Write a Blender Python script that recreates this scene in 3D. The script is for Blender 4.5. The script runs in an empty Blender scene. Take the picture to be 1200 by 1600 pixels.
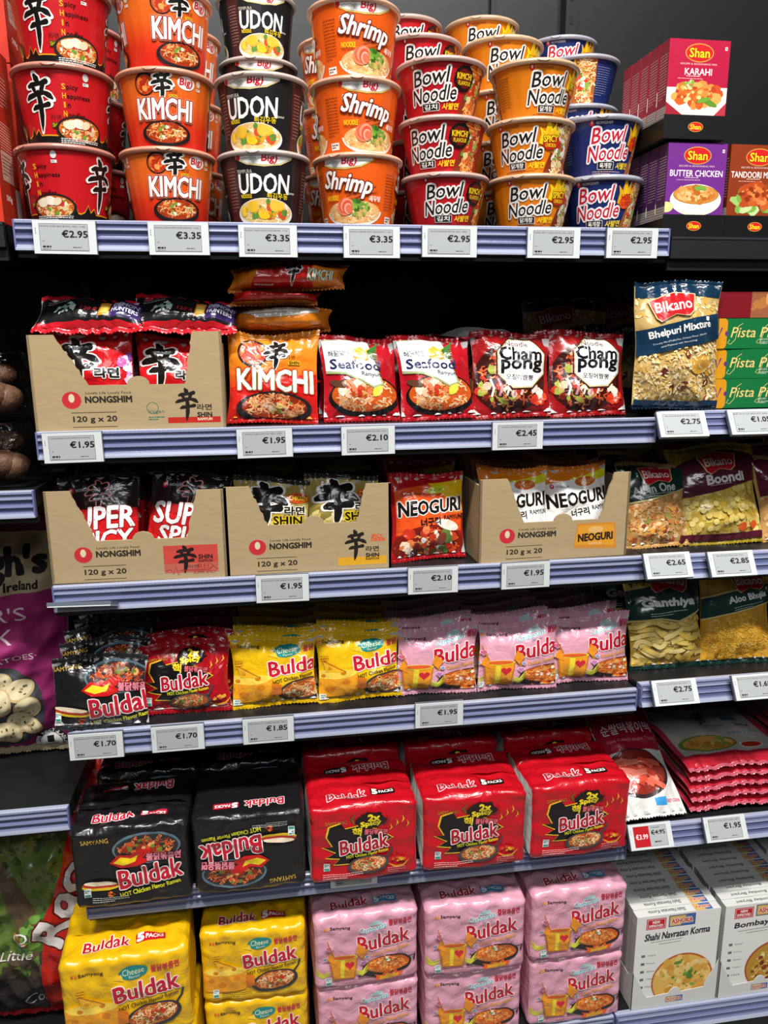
import bpy, math, random
import numpy as np
from mathutils import Matrix, Vector, Euler

scene = bpy.context.scene
COL = scene.collection
PI = math.pi

# ------------------------------------------------------------------ camera
CAM = (0.3456, -1.2284, -0.1693)
YAW, PITCH, ROLL, FPX = -0.15014, 0.22261, -0.00728, 1200.0
cy_, sy_, cp_, sp_ = math.cos(YAW), math.sin(YAW), math.cos(PITCH), math.sin(PITCH)
FW = np.array([-sy_*cp_, cy_*cp_, -sp_])
R0 = np.array([cy_, sy_, 0.0]); U0 = np.cross(R0, FW)
RT = R0*math.cos(ROLL) + U0*math.sin(ROLL)
UP = -R0*math.sin(ROLL) + U0*math.cos(ROLL)
cam_data = bpy.data.cameras.new('camera')
cam_data.sensor_fit = 'VERTICAL'; cam_data.sensor_height = 36.0
cam_data.lens = 36.0*FPX/1600.0
cam_data.clip_start = 0.01
cam = bpy.data.objects.new('camera', cam_data); COL.objects.link(cam)
M = Matrix.Identity(4)
for r in range(3):
    M[r][0] = RT[r]; M[r][1] = UP[r]; M[r][2] = -FW[r]; M[r][3] = CAM[r]
cam.matrix_world = M
scene.camera = cam

# ------------------------------------------------------------------ world, lamps, exposure
scene.view_settings.view_transform = 'Standard'
scene.view_settings.look = 'None'
scene.view_settings.gamma = 1.0
scene.view_settings.use_curve_mapping = False
scene.view_settings.exposure = -0.08
world = bpy.data.worlds.new('shop_interior_light'); scene.world = world
world.use_nodes = True
world.node_tree.nodes['Background'].inputs[0].default_value = (0.80, 0.88, 1.0, 1)
world.node_tree.nodes['Background'].inputs[1].default_value = 0.045
def area(name, loc, target, sx, sy, power, col=(1, 0.97, 0.93)):
    l = bpy.data.lights.new(name, 'AREA'); l.shape = 'RECTANGLE'; l.size = sx; l.size_y = sy
    l.energy = power; l.color = col
    o = bpy.data.objects.new(name, l); COL.objects.link(o); o.location = loc
    o.rotation_euler = (Vector(target)-Vector(loc)).to_track_quat('-Z', 'Y').to_euler()
    return o
area('ceiling_track_light', (-0.35, -1.80, 2.80), (0.15, 0.0, -0.7), 0.40, 0.22, 92)
area('ceiling_track_light', (0.55, -1.80, 2.80), (0.55, 0.0, -0.7), 0.40, 0.22, 92)
area('ceiling_track_light', (1.45, -1.80, 2.80), (1.10, 0.0, -0.7), 0.40, 0.22, 92)
area('aisle_fill_light', (0.5, -3.0, 1.6), (0.5, 0.0, -0.6), 1.8, 0.6, 34, (0.95, 0.97, 1.0))  # added low fill, not a shop fitting; dimly lights stock deep in the shelves

# ------------------------------------------------------------------ helpers
def hexlin(c):
    if isinstance(c, str):
        c = c.lstrip('#'); c = [int(c[i:i+2], 16) for i in (0, 2, 4)]
    c = np.array(c, float)/255.0
    return np.where(c <= 0.04045, c/12.92, ((c+0.055)/1.055)**2.4)

def new_mat(name, rough=0.4, spec=0.5, bump=0.0, bscale=40.0, metal=0.0, coat=0.0, stretch=(1, 1, 1), trans=0.0, alpha=1.0):
    m = bpy.data.materials.new(name); m.use_nodes = True
    nt = m.node_tree; b = nt.nodes['Principled BSDF']
    at = nt.nodes.new('ShaderNodeAttribute'); at.attribute_name = 'Col'
    nt.links.new(at.outputs['Color'], b.inputs['Base Color'])
    b.inputs['Roughness'].default_value = rough
    b.inputs['Specular IOR Level'].default_value = spec
    b.inputs['Metallic'].default_value = metal
    b.inputs['Coat Weight'].default_value = coat
    b.inputs['Coat Roughness'].default_value = 0.12
    b.inputs['Transmission Weight'].default_value = trans
    b.inputs['Alpha'].default_value = alpha
    if bump > 0:
        tc = nt.nodes.new('ShaderNodeTexCoord'); mp = nt.nodes.new('ShaderNodeMapping')
        oi = nt.nodes.new('ShaderNodeObjectInfo')
        mul = nt.nodes.new('ShaderNodeMath'); mul.operation = 'MULTIPLY'; mul.inputs[1].default_value = 37.0
        nt.links.new(oi.outputs['Random'], mul.inputs[0])
        mp.inputs['Scale'].default_value = stretch
        nt.links.new(tc.outputs['Object'], mp.inputs['Vector'])
        nt.links.new(mul.outputs[0], mp.inputs['Location'])
        nz = nt.nodes.new('ShaderNodeTexNoise'); nz.inputs['Scale'].default_value = bscale
        nz.inputs['Detail'].default_value = 3.0; nz.inputs['Distortion'].default_value = 0.6
        nt.links.new(mp.outputs[0], nz.inputs['Vector'])
        bp = nt.nodes.new('ShaderNodeBump'); bp.inputs['Strength'].default_value = bump
        bp.inputs['Distance'].default_value = 0.01
        nt.links.new(nz.outputs['Fac'], bp.inputs['Height'])
        nt.links.new(bp.outputs[0], b.inputs['Normal'])
        if coat > 0: nt.links.new(bp.outputs[0], b.inputs['Coat Normal'])
    return m

MAT = {
    'film': new_mat('glossy_printed_film', 0.25, 0.5, 0.55, 30.0, 0, 0.35),
    'film_soft': new_mat('soft_printed_film', 0.28, 0.5, 0.5, 28.0, 0, 0.25),
    'clear_bag': new_mat('glossy_snack_film', 0.2, 0.5, 0.5, 20.0, 0, 0.4),
    'cup': new_mat('coated_paper_cup', 0.33, 0.45, 0.05, 60.0, 0.0, 0.25, (1, 1, 0.15)),
    'rim': new_mat('shrink_wrapped_rim', 0.35, 0.5, 0.1, 70.0),
    'box': new_mat('coated_carton_board', 0.42, 0.4, 0.02, 80.0),
    'card': new_mat('corrugated_cardboard', 0.85, 0.2, 0.10, 24.0, 0, 0, (1.0, 1, 1.6)),
    'rail': new_mat('price_rail_plastic', 0.22, 0.6, 0.0),
    'metal': new_mat('black_powder_coat', 0.45, 0.4, 0.03, 300.0),
    'panel': new_mat('dark_back_panel', 0.42, 0.45, 0.02, 30.0),
    'label': new_mat('electronic_label_face', 0.35, 0.4, 0.0),
    'clear': None,
    'paper': new_mat('kraft_paper_sack', 0.7, 0.25, 0.3, 14.0),
    'fruit': new_mat('brown_skin', 0.5, 0.4, 0.3, 120.0),
    'floor': new_mat('shop_floor', 0.5, 0.4, 0.0),
}

def clear_wrap():
    m = new_mat('clear_plastic_wrap', 0.08, 0.6, 1.0, 26.0); nt = m.node_tree; out = nt.nodes['Material Output']; bp = [n for n in nt.nodes if n.type == 'BUMP'][0]
    tr = nt.nodes.new('ShaderNodeBsdfTransparent'); tr.inputs[0].default_value = (.86, .88, .9, 1)
    gl = nt.nodes.new('ShaderNodeBsdfGlossy'); gl.inputs['Roughness'].default_value = .1; nt.links.new(bp.outputs[0], gl.inputs['Normal'])
    lw = nt.nodes.new('ShaderNodeLayerWeight'); lw.inputs[0].default_value = .18; nt.links.new(bp.outputs[0], lw.inputs['Normal'])
    mx = nt.nodes.new('ShaderNodeMixShader'); nt.links.new(lw.outputs['Fresnel'], mx.inputs[0]); nt.links.new(tr.outputs[0], mx.inputs[1]); nt.links.new(gl.outputs[0], mx.inputs[2]); nt.links.new(mx.outputs[0], out.inputs['Surface']); return m
MAT['clear'] = clear_wrap()

class MB:
    """collects triangles with a colour per vertex"""
    def __init__(s): s.V = []; s.T = []; s.C = []; s.n = 0
    def add(s, V, T, C):
        V = np.asarray(V, float); T = np.asarray(T, int).reshape(-1, 3)
        if len(T) == 0: return
        C = np.asarray(C, float)
        if C.ndim == 1: C = np.tile(C, (len(V), 1))
        s.V.append(V); s.T.append(T+s.n); s.C.append(C); s.n += len(V)
    def quad(s, a, b, c, d, col): s.add([a, b, c, d], [[0, 1, 2], [0, 2, 3]], hexlin(col))
    def box(s, lo, hi, col):
        x0, y0, z0 = lo; x1, y1, z1 = hi
        q = s.quad
        q((x0,y0,z0),(x1,y0,z0),(x1,y0,z1),(x0,y0,z1),col); q((x1,y1,z0),(x0,y1,z0),(x0,y1,z1),(x1,y1,z1),col)
        q((x0,y1,z0),(x0,y0,z0),(x0,y0,z1),(x0,y1,z1),col); q((x1,y0,z0),(x1,y1,z0),(x1,y1,z1),(x1,y0,z1),col)
        q((x0,y0,z1),(x1,y0,z1),(x1,y1,z1),(x0,y1,z1),col); q((x0,y1,z0),(x1,y1,z0),(x1,y0,z0),(x0,y0,z0),col)
    def grid(s, P, C, flip=False):
        P = np.asarray(P); n, m = P.shape[:2]
        i = np.arange(n*m).reshape(n, m)
        a, b, c, d = i[:-1,:-1].ravel(), i[1:,:-1].ravel(), i[1:,1:].ravel(), i[:-1,1:].ravel()
        T = np.concatenate([np.stack([a,b,c],1), np.stack([a,c,d],1)])
        if flip: T = T[:, ::-1]
        C = np.asarray(C)
        s.add(P.reshape(-1,3), T, C if C.ndim == 1 else C.reshape(-1,3))
    def mesh(s, name, mat, smooth=True):
        V = np.concatenate(s.V); T = np.concatenate(s.T); C = np.concatenate(s.C)
        me = bpy.data.meshes.new(name)
        me.vertices.add(len(V)); me.vertices.foreach_set('co', V.astype(np.float32).ravel())
        me.loops.add(len(T)*3); me.loops.foreach_set('vertex_index', T.astype(np.int32).ravel())
        me.polygons.add(len(T)); me.polygons.foreach_set('loop_start', np.arange(0, len(T)*3, 3, dtype=np.int32))
        me.polygons.foreach_set('use_smooth', np.full(len(T), smooth))
        me.update(calc_edges=True)
        a = me.color_attributes.new('Col', 'FLOAT_COLOR', 'POINT')
        a.data.foreach_set('color', np.concatenate([C, np.ones((len(C),1))], 1).astype(np.float32).ravel())
        me.materials.append(MAT[mat] if isinstance(mat, str) else mat)
        return me
    def obj(s, name, mat, parent=None, smooth=True):
        o = bpy.data.objects.new(name, s.mesh(name, mat, smooth)); COL.objects.link(o)
        if parent: o.parent = parent
        return o

def tag(o, label, cat, group=None):
    o['label'] = label; o['category'] = cat
    if group: o['group'] = group
    return o
def struct(o): o['kind'] = 'structure'; return o
def empty(name, loc=(0, 0, 0)):
    o = bpy.data.objects.new(name, None); COL.objects.link(o); o.location = loc; return o
def dup(o, parent=None):
    c = o.copy(); COL.objects.link(c)
    if parent: c.parent = parent
    for ch in list(o.children): dup(ch, c)
    return c

# ------------------------------------------------------------------ printed artwork: flat shapes laid on a pack's surface
_tc = {}
def glyphs(s, off=0.0):
    k = (s, round(off, 3))
    if k not in _tc:
        c = bpy.data.curves.new('lettering', 'FONT'); c.body = s; c.size = 1.0; c.resolution_u = 2
        o = bpy.data.objects.new('lettering', c); COL.objects.link(o)
        dg = bpy.context.evaluated_depsgraph_get(); me = bpy.data.meshes.new_from_object(o.evaluated_get(dg))
        me.calc_loop_triangles()
        V = np.zeros(len(me.vertices)*3); me.vertices.foreach_get('co', V)
        T = np.zeros(len(me.loop_triangles)*3, int); me.loop_triangles.foreach_get('vertices', T)
        bpy.data.objects.remove(o); bpy.data.curves.remove(c); bpy.data.meshes.remove(me)
        _tc[k] = (V.reshape(-1,3)[:, :2], T.reshape(-1,3))
    return _tc[k]

def clip_half(V, T, ax, lim, sign):
    """keep sign*(V[ax]-lim) <= 0"""
    d = sign*(V[:, ax]-lim); ins = d <= 1e-9
    k = ins[T].sum(1)
    keep = T[k == 3]; mix = T[(k == 1) | (k == 2)]
    if len(mix) == 0: return V, keep
    nv = list(V); nt = list(keep)
    for t in mix:
        poly = []
        for i in range(3):
            a, b = t[i], t[(i+1) % 3]
            if ins[a]: poly.append(a)
            if ins[a] != ins[b]:
                f = d[a]/(d[a]-d[b]); nv.append(V[a]+(V[b]-V[a])*f); poly.append(len(nv)-1)
        for i in range(1, len(poly)-1): nt.append((poly[0], poly[i], poly[i+1]))
    return np.array(nv), np.array(nt, int).reshape(-1,3)

def refine(V, T, L):
    for _ in range(14):
        if len(T) == 0: break
        e = np.stack([np.linalg.norm(V[T[:, (i+1) % 3], :2]-V[T[:, i], :2], axis=1) for i in range(3)], 1)
        j = e.argmax(1); bad = e.max(1) > L
        if not bad.any(): break
        tb = T[bad]; jb = j[bad]; r = np.arange(len(tb))
        a, b, c = tb[r, jb], tb[r, (jb+1) % 3], tb[r, (jb+2) % 3]
        mid = (V[a]+V[b])/2; mi = len(V)+np.arange(len(tb))
        V = np.concatenate([V, mid])
        T = np.concatenate([T[~bad], np.stack([a, mi, c], 1), np.stack([mi, b, c], 1)])
    if len(T):
        u, inv = np.unique(np.round(V, 4), axis=0, return_inverse=True)
        T = inv.reshape(-1)[T]; V = u
        T = T[(T[:,0] != T[:,1]) & (T[:,1] != T[:,2]) & (T[:,0] != T[:,2])]
    return V, T

class Art:
    """shapes in millimetres; (ox, oy, sc, rot) place a design on the surface"""
    def __init__(s, clip=None, seed=1):
        s.S = []; s.clip = clip; s.grp = None; s.gz = 0.0; s.rng = random.Random(seed)
        s.ox = s.oy = 0.0; s.sc = 1.0; s.r = 0.0
    def place(s, ox=0, oy=0, sc=1.0, rot=0): s.ox, s.oy, s.sc, s.r = ox, oy, np.array(sc, float), math.radians(rot); return s
    def raw(s, V, T, col, step=1.0, Z=None):
        V = np.asarray(V, float)*s.sc
        c, n = math.cos(s.r), math.sin(s.r)
        V = np.stack([V[:,0]*c-V[:,1]*n+s.ox, V[:,0]*n+V[:,1]*c+s.oy], 1)
        T = np.asarray(T, int).reshape(-1,3)
        A = V[T]; ar = (A[:,1,0]-A[:,0,0])*(A[:,2,1]-A[:,0,1])-(A[:,1,1]-A[:,0,1])*(A[:,2,0]-A[:,0,0])
        T = np.where((ar < 0)[:, None], T[:, ::-1], T)
        z = np.zeros(len(V)) if Z is None else Z
        if s.grp is not None: s.gz += .02; z = z+s.gz
        V = np.concatenate([V, z[:, None], np.tile(hexlin(col), (len(V), 1))], 1)
        if s.grp is not None: s.grp.append((V, T))
        else: s.S.append((V, T))
    def begin(s): s.grp = []; s.gz = 0.0
    def end(s):
        g, s.grp = s.grp, None; n = 0; Vs, Ts = [], []
        for V, T in g: Vs.append(V); Ts.append(T+n); n += len(V)
        if Vs: s.S.append((np.concatenate(Vs), np.concatenate(Ts)))
    def poly(s, pts, col, step=1.0):
        from mathutils.geometry import tessellate_polygon
        T = tessellate_polygon([[Vector((p[0], p[1], 0)) for p in pts]])
        s.raw(pts, T, col, step)
    def rect(s, x0, y0, x1, y1, col, step=1.0): s.raw([(x0,y0),(x1,y0),(x1,y1),(x0,y1)], [(0,1,2),(0,2,3)], col, step)
    def rrect(s, cx, cy, w, h, r, col, rot=0, step=1.0):
        p = []
        for qx, qy, a0 in ((1,1,0), (-1,1,90), (-1,-1,180), (1,-1,270)):
            for k in range(5):
                a = math.radians(a0+k*22.5); p.append((qx*(w/2-r)+r*math.cos(a), qy*(h/2-r)+r*math.sin(a)))
        c, n = math.cos(math.radians(rot)), math.sin(math.radians(rot))
        s.fan([(cx+x*c-y*n, cy+x*n+y*c) for x, y in p], (cx, cy), col, step)
    def fan(s, ring, ctr, col, step=1.0):
        n = len(ring); s.raw(list(ring)+[ctr], [(i, (i+1) % n, n) for i in range(n)], col, step)
    def ell(s, cx, cy, rx, ry, col, rot=0, n=36, step=1.0, a0=0, a1=360, wob=0.0):
        c, q = math.cos(math.radians(rot)), math.sin(math.radians(rot)); p = []
        for k in range(n):
            a = math.radians(a0+(a1-a0)*k/(n if a1-a0 >= 360 else n-1)); w = 1+wob*(s.rng.random()-.5)
            x, y = rx*w*math.cos(a), ry*w*math.sin(a); p.append((cx+x*c-y*q, cy+x*q+y*c))
        s.fan(p, (cx, cy) if a1-a0 >= 360 else p[0], col, step)
    def line(s, pts, w, col, step=1.0, taper=False, ws=None):
        pts = np.asarray(pts, float); d = np.gradient(pts, axis=0); d /= np.linalg.norm(d, axis=1)[:, None]+1e-9
        nrm = np.stack([-d[:,1], d[:,0]], 1); n = len(pts)
        ww = np.full(n, w/2.0) if ws is None else np.interp(np.linspace(0, 1, n), np.linspace(0, 1, len(ws)), ws)/2.0
        if taper: ww *= np.sin(np.linspace(0.25, PI-0.05, n))
        V = np.concatenate([pts+nrm*ww[:,None], pts-nrm*ww[:,None]])
        T = [t for i in range(n-1) for t in ((i, i+n, i+n+1), (i, i+n+1, i+1))]
        s.raw(V, T, col, step)
    def text(s, t, cx, cy, w, h, col, out=None, ow=1.0, bold=0.0, shear=0.0, rot=0.0, arch=0.0, out2=None, ow2=0):
        base, T = glyphs(t)
        lo, hi = base.min(0), base.max(0); ctr = (lo+hi)/2
        sy = h/(hi[1]-lo[1]); sx = w/(hi[0]-lo[0]) if w else sy
        em = (sx+sy)/2
        bd = bold*em if h >= 4 else 0.0
        def put(V, T, c, dil):
            P = (V-ctr)*np.array([sx, sy]); n0 = len(P); Z = None
            if dil > 0.05:                                              # thicken evenly by laying shifted copies
                k = 6 if dil < .5 else 8 if dil < 1.3 else 12
                sh = [(0, 0)]+[(dil*math.cos(2*PI*i/k), dil*math.sin(2*PI*i/k)) for i in range(k)]
                if dil > .09*em: sh += [(dil*.55*math.cos(2*PI*i/6), dil*.55*math.sin(2*PI*i/6)) for i in range(6)]
                P = np.concatenate([P+np.array(d) for d in sh]); T = np.concatenate([T+n0*i for i in range(len(sh))])
                Z = np.repeat(np.arange(len(sh))*.02, n0)
            P[:,0] += shear*P[:,1]
            if arch: P[:,1] += arch*(1-(2*P[:,0]/max(1e-6, (hi[0]-lo[0])*sx))**2)
            a = math.radians(rot); P = np.stack([P[:,0]*math.cos(a)-P[:,1]*math.sin(a)+cx, P[:,0]*math.sin(a)+P[:,1]*math.cos(a)+cy], 1)
            s.raw(P, T, c, 1.0, Z)
        if out2: put(base, T, out2, bd+ow2)
        if out: put(base, T, out, bd+ow)
        put(base, T, col, bd)
    def lines(s, x, y, w, n, dy, col, hh=0.8, rot=0):
        """rows of print too small to read"""
        s.begin()
        for k in range(n):
            x0 = x; ww = w*(1 if k < n-1 else 0.6)
            while x0 < x+ww:
                l = s.rng.uniform(2, 6)
                a = math.radians(rot); dx, yy = x0-x, -k*dy
                c, q = math.cos(a), math.sin(a)
                P = [(dx, yy), (min(dx+l, ww), yy), (min(dx+l, ww), yy+hh), (dx, yy+hh)]
                s.raw([(x+px*c-py*q, y+px*q+py*c) for px, py in P], [(0,1,2),(0,2,3)], col, 0.03); x0 += l+0.9
        s.end()
    def noodles(s, cx, cy, rx, ry, pal, n=60, w=1.7, rot=0, curl=3.0, ln=14):
        s.begin(); q = math.radians(rot)
        for k in range(n):
            a = s.rng.uniform(0, 2*PI); r = math.sqrt(s.rng.random())*0.92
            x0, y0 = rx*r*math.cos(a), ry*r*math.sin(a)
            th = s.rng.uniform(0, PI); L = s.rng.uniform(0.5, 1)*ln; ph = s.rng.uniform(0, 6); am = s.rng.uniform(.4, 1)*curl
            pts = []
            for i in range(9):
                t = (i/8-.5)*L; b = am*math.sin(ph+i*0.95)
                x, y = x0+t*math.cos(th)-b*math.sin(th), y0+(t*math.sin(th)+b*math.cos(th))*0.75
                d = math.hypot(x/rx, y/ry)
                if d > 1: x, y = x/d, y/d
                pts.append((cx+x*math.cos(q)-y*math.sin(q), cy+x*math.sin(q)+y*math.cos(q)))
            s.line(pts, w*s.rng.uniform(.7, 1.1), s.rng.choice(pal), 0.05)
        s.end()
    def blobs(s, cx, cy, rx, ry, pal, n=30, r0=2, r1=5, rot=0, rect=False, asp=(0.5, 1.0), nn=9):
        s.begin(); q = math.radians(rot)
        for k in range(n):
            if rect: x, y = s.rng.uniform(-rx, rx), s.rng.uniform(-ry, ry)
            else:
                a = s.rng.uniform(0, 2*PI); r = math.sqrt(s.rng.random()); x, y = rx*r*math.cos(a), ry*r*math.sin(a)
            rr = s.rng.uniform(r0, r1)
            s.ell(cx+x*math.cos(q)-y*math.sin(q), cy+x*math.sin(q)+y*math.cos(q), rr, rr*s.rng.uniform(*asp), s.rng.choice(pal), s.rng.uniform(0,180), nn, 0.05, wob=0.35)
        s.end()
    def pan(s, cx, cy, rx, ry, rot=0, rim='#2a2a2e', inner='#8a2c12', pal=None, tops=None, n=70, handle=True, edge=None):
        pal = pal or ['#e8742a', '#d8541c', '#f0a050', '#c8401a', '#f4b868']
        tops = tops or ['#c03020', '#58802c', '#f0c890', '#d8502c']
        c, q = math.cos(math.radians(rot)), math.sin(math.radians(rot))
        if handle:
            s.line([(cx+rx*.8*c-ry*.3*q, cy+rx*.8*q+ry*.3*c), (cx+rx*1.1*c-ry*.9*q, cy+rx*1.1*q+ry*.9*c), (cx+rx*1.22*c-ry*1.5*q, cy+rx*1.22*q+ry*1.5*c)], 4, rim)
        if edge: s.ell(cx, cy, rx*1.04, ry*1.06, edge, rot)
        s.ell(cx, cy, rx, ry, rim, rot)
        s.ell(cx, cy+ry*.06, rx*.86, ry*.80, inner, rot)
        s.noodles(cx, cy+ry*.1, rx*.82, ry*.76, pal, n, max(1.1, rx*.036), rot, ln=rx*.45, curl=rx*.08)
        s.blobs(cx, cy+ry*.12, rx*.5, ry*.45, tops, int(n*.22), rx*.03, rx*.085, rot)
    def heart(s, cx, cy, r, col, rot=0):
        p = []
        for k in range(24):
            t = 2*PI*k/24; x = 16*math.sin(t)**3; y = 13*math.cos(t)-5*math.cos(2*t)-2*math.cos(3*t)-math.cos(4*t)
            a = math.radians(rot); x, y = x*r/16, y*r/16
            p.append((cx+x*math.cos(a)-y*math.sin(a), cy+x*math.sin(a)+y*math.cos(a)))
        s.fan(p, (cx, cy), col)
    def flame(s, cx, cy, w, h, cols, rot=0):
        for i, c in enumerate(cols):
            k = 1-.3*i
            p = [(-.5,0),(-.42,.35),(-.5,.62),(-.25,.45),(-.12,1.0),(.08,.55),(.25,.85),(.3,.5),(.5,.6),(.45,.2),(.3,-.05),(0,-.12),(-.3,-.06)]
            a = math.radians(rot)
            s.fan([(cx+(x*w*k)*math.cos(a)-(y*h*k)*math.sin(a), cy+(x*w*k)*math.sin(a)+(y*h*k)*math.cos(a)) for x, y in p], (cx, cy+h*.15*k), c)
    def apply(s, mb, S, L=4.0, eps=0.00018, base=0.0006):
        """lay every shape on the surface S(u, v) in metres, each one above whatever it overlaps"""
        boxes = np.zeros((0, 4)); tops = np.zeros(0)
        for V, T in s.S:
            if s.clip is not None:
                x0, y0, x1, y1 = s.clip
                if V[:,0].max() < x0 or V[:,0].min() > x1 or V[:,1].max() < y0 or V[:,1].min() > y1: continue
                for ax, lim, sg in ((0,x0,-1),(0,x1,1),(1,y0,-1),(1,y1,1)):
                    if (sg*(V[:,ax]-lim)).max() > 0: V, T = clip_half(V, T, ax, lim, sg)
            if len(T) == 0: continue
            V, T = refine(V, T, L)
            if len(T) == 0: continue
            bx = np.array([V[:,0].min(), V[:,1].min(), V[:,0].max(), V[:,1].max()])
            hit = (boxes[:,0] < bx[2]) & (boxes[:,2] > bx[0]) & (boxes[:,1] < bx[3]) & (boxes[:,3] > bx[1])
            lay = (tops[hit].max()+1) if hit.any() else 0.0
            boxes = np.concatenate([boxes, bx[None]]); tops = np.append(tops, lay+V[:,2].max())
            u, v = V[:,0]/1000, V[:,1]/1000; h = 5e-4
            P = S(u, v); n = np.cross(S(u+h, v)-S(u-h, v), S(u, v+h)-S(u, v-h))
            n /= np.linalg.norm(n, axis=1)[:, None]+1e-12
            mb.add(P+n*(base+eps*(lay+V[:,2:3])), T, V[:,3:6])

def plane_map(o, ux, vx):
    o, ux, vx = np.array(o, float), np.array(ux, float), np.array(vx, float)
    return lambda u, v: o+u[:,None]*ux+v[:,None]*vx

class Wr:
    """soft film wrinkles"""
    def __init__(s, seed, amp=0.001, n=7, l0=0.03, l1=0.08):
        r = random.Random(seed); s.k = []
        for _ in range(n):
            th = r.uniform(0, PI); k = 2*PI/r.uniform(l0, l1)
            s.k.append((k*math.cos(th), k*math.sin(th), r.uniform(0, 6.3), amp*r.uniform(.4, 1)))
    def __call__(s, u, v):
        w = 0
        for kx, ky, ph, a in s.k: w = w + a*(1-2*np.sqrt(np.sin((kx*u+ky*v+ph)/2)**2+.05))
        return w
# ------------------------------------------------------------------ builders of the packs
def colfn(base):
    """constant colour, or print bands [(v_mm, colour), ...] blended up the pack"""
    if isinstance(base, str):
        c = hexlin(base); return lambda v: np.tile(c, (len(v), 1))
    xs = np.array([b[0] for b in base], float)/1000; cs = np.array([hexlin(b[1]) for b in base])
    return lambda v: np.stack([np.interp(v, xs, cs[:, i]) for i in range(3)], 1)

def make_pouch(name, W, H, T, base, art, seed=1, back='#b8b8b8', seal=9, seal_col=None, mat='film', amp=0.0011, pw=3.0, sealv=None):
    """sealed film pouch, front to -Y, standing on z = 0; art origin at the middle of the front (mm)"""
    wr = Wr(seed, amp*1.35, 8, .036, .10); sl = seal/1000; rs = random.Random(seed*7+1)
    ph = [rs.uniform(0, 6) for _ in range(6)]; lean = [rs.uniform(-.004, .004) for _ in range(4)]
    def body(u, v, sg):
        a = np.clip(np.abs(2*u/W), 0, 1); hh = H/2-sl; b = np.clip(np.abs(v)/hh, 0, 1)
        bul = (1-a**pw)**.8*(1-b**pw)**.8
        y = (T/2)*bul+wr(u, v*1.0)*np.minimum(1, 3*bul)
        edge = hh*(1-b)
        y = y+0.0022*np.sin(2*PI*u/0.024+ph[0]+2*np.sin(u*60+ph[1]))*np.exp(-edge/0.016)*np.minimum(1, 12*(1-a)+.15)
        pinch = 1-0.055*(1-b**2)+0.012*np.sin(v*55+ph[2]+np.sign(u))
        x = u*pinch+lean[0]*np.sin(PI*v/H)
        wave = 0.0025*np.sin(u*38+ph[3])*np.clip((np.abs(v)-.3*H)/(.2*H), 0, 1)
        z = v*(1-0.02*(1-a**2)*np.sign(1))+H/2+0.0045*np.sin(u*34+ph[4])*np.clip(2*v/H, -.25, 1)+0.006*np.clip(v/H, 0, 1)*np.abs(2*u/W)**3*np.sin(ph[5]+u*40)
        x = x*(1+.022*np.clip(2*v/H, 0, 1)**4)
        return np.stack([x, sg*y+wave+T*.12, z], -1)
    S = lambda u, v: body(u, v, -1)
    cf = colfn(base); mb = MB()
    us = np.linspace(-W/2, W/2, int(W/0.0036)); vs = np.linspace(-H/2+sl, H/2-sl, int(H/0.0036))
    U, Vv = np.meshgrid(us, vs, indexing='ij')
    P = S(U.ravel(), Vv.ravel()).reshape(U.shape+(3,))
    mb.grid(P, cf(Vv.ravel()))
    Pb = body(U.ravel(), Vv.ravel(), .8).reshape(U.shape+(3,))
    mb.grid(Pb, hexlin(back), flip=True)
    mg = 1.5
    A = Art((-W*500+mg, -H*500+seal, W*500-mg, H*500-seal), seed)
    art(A); A.apply(mb, S)
    o = mb.obj(name, mat)
    sc = seal_col or (base if isinstance(base, str) else None)
    for sg, nm in ((-1, 'bottom_seal'), (1, 'top_seal')):
        m = MB(); c = hexlin(sc) if sc else cf(np.array([sg*(H/2)]))[0]
        n = int(W/0.003); uu = np.linspace(-W/2, W/2, n)
        rows = []
        for k, t in enumerate((0, .35, .5, .65, .85, 1.0)):
            vv = np.full(n, sg*(H/2-sl+sl*t))
            if k == 5: vv = vv+sg*0.0012*np.where(np.arange(n) % 2, 1, -1)
            p = body(uu, vv, -1); p[:,1] += 0.0009*(1 if k % 2 else -1); rows.append(p)
        Pr = np.stack(rows, 1)
        m.grid(Pr, c, flip=(sg < 0)); m.grid(Pr+np.array([0, .0006, 0]), c, flip=(sg > 0))
        m.obj(nm, mat, o)
    return o

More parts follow.
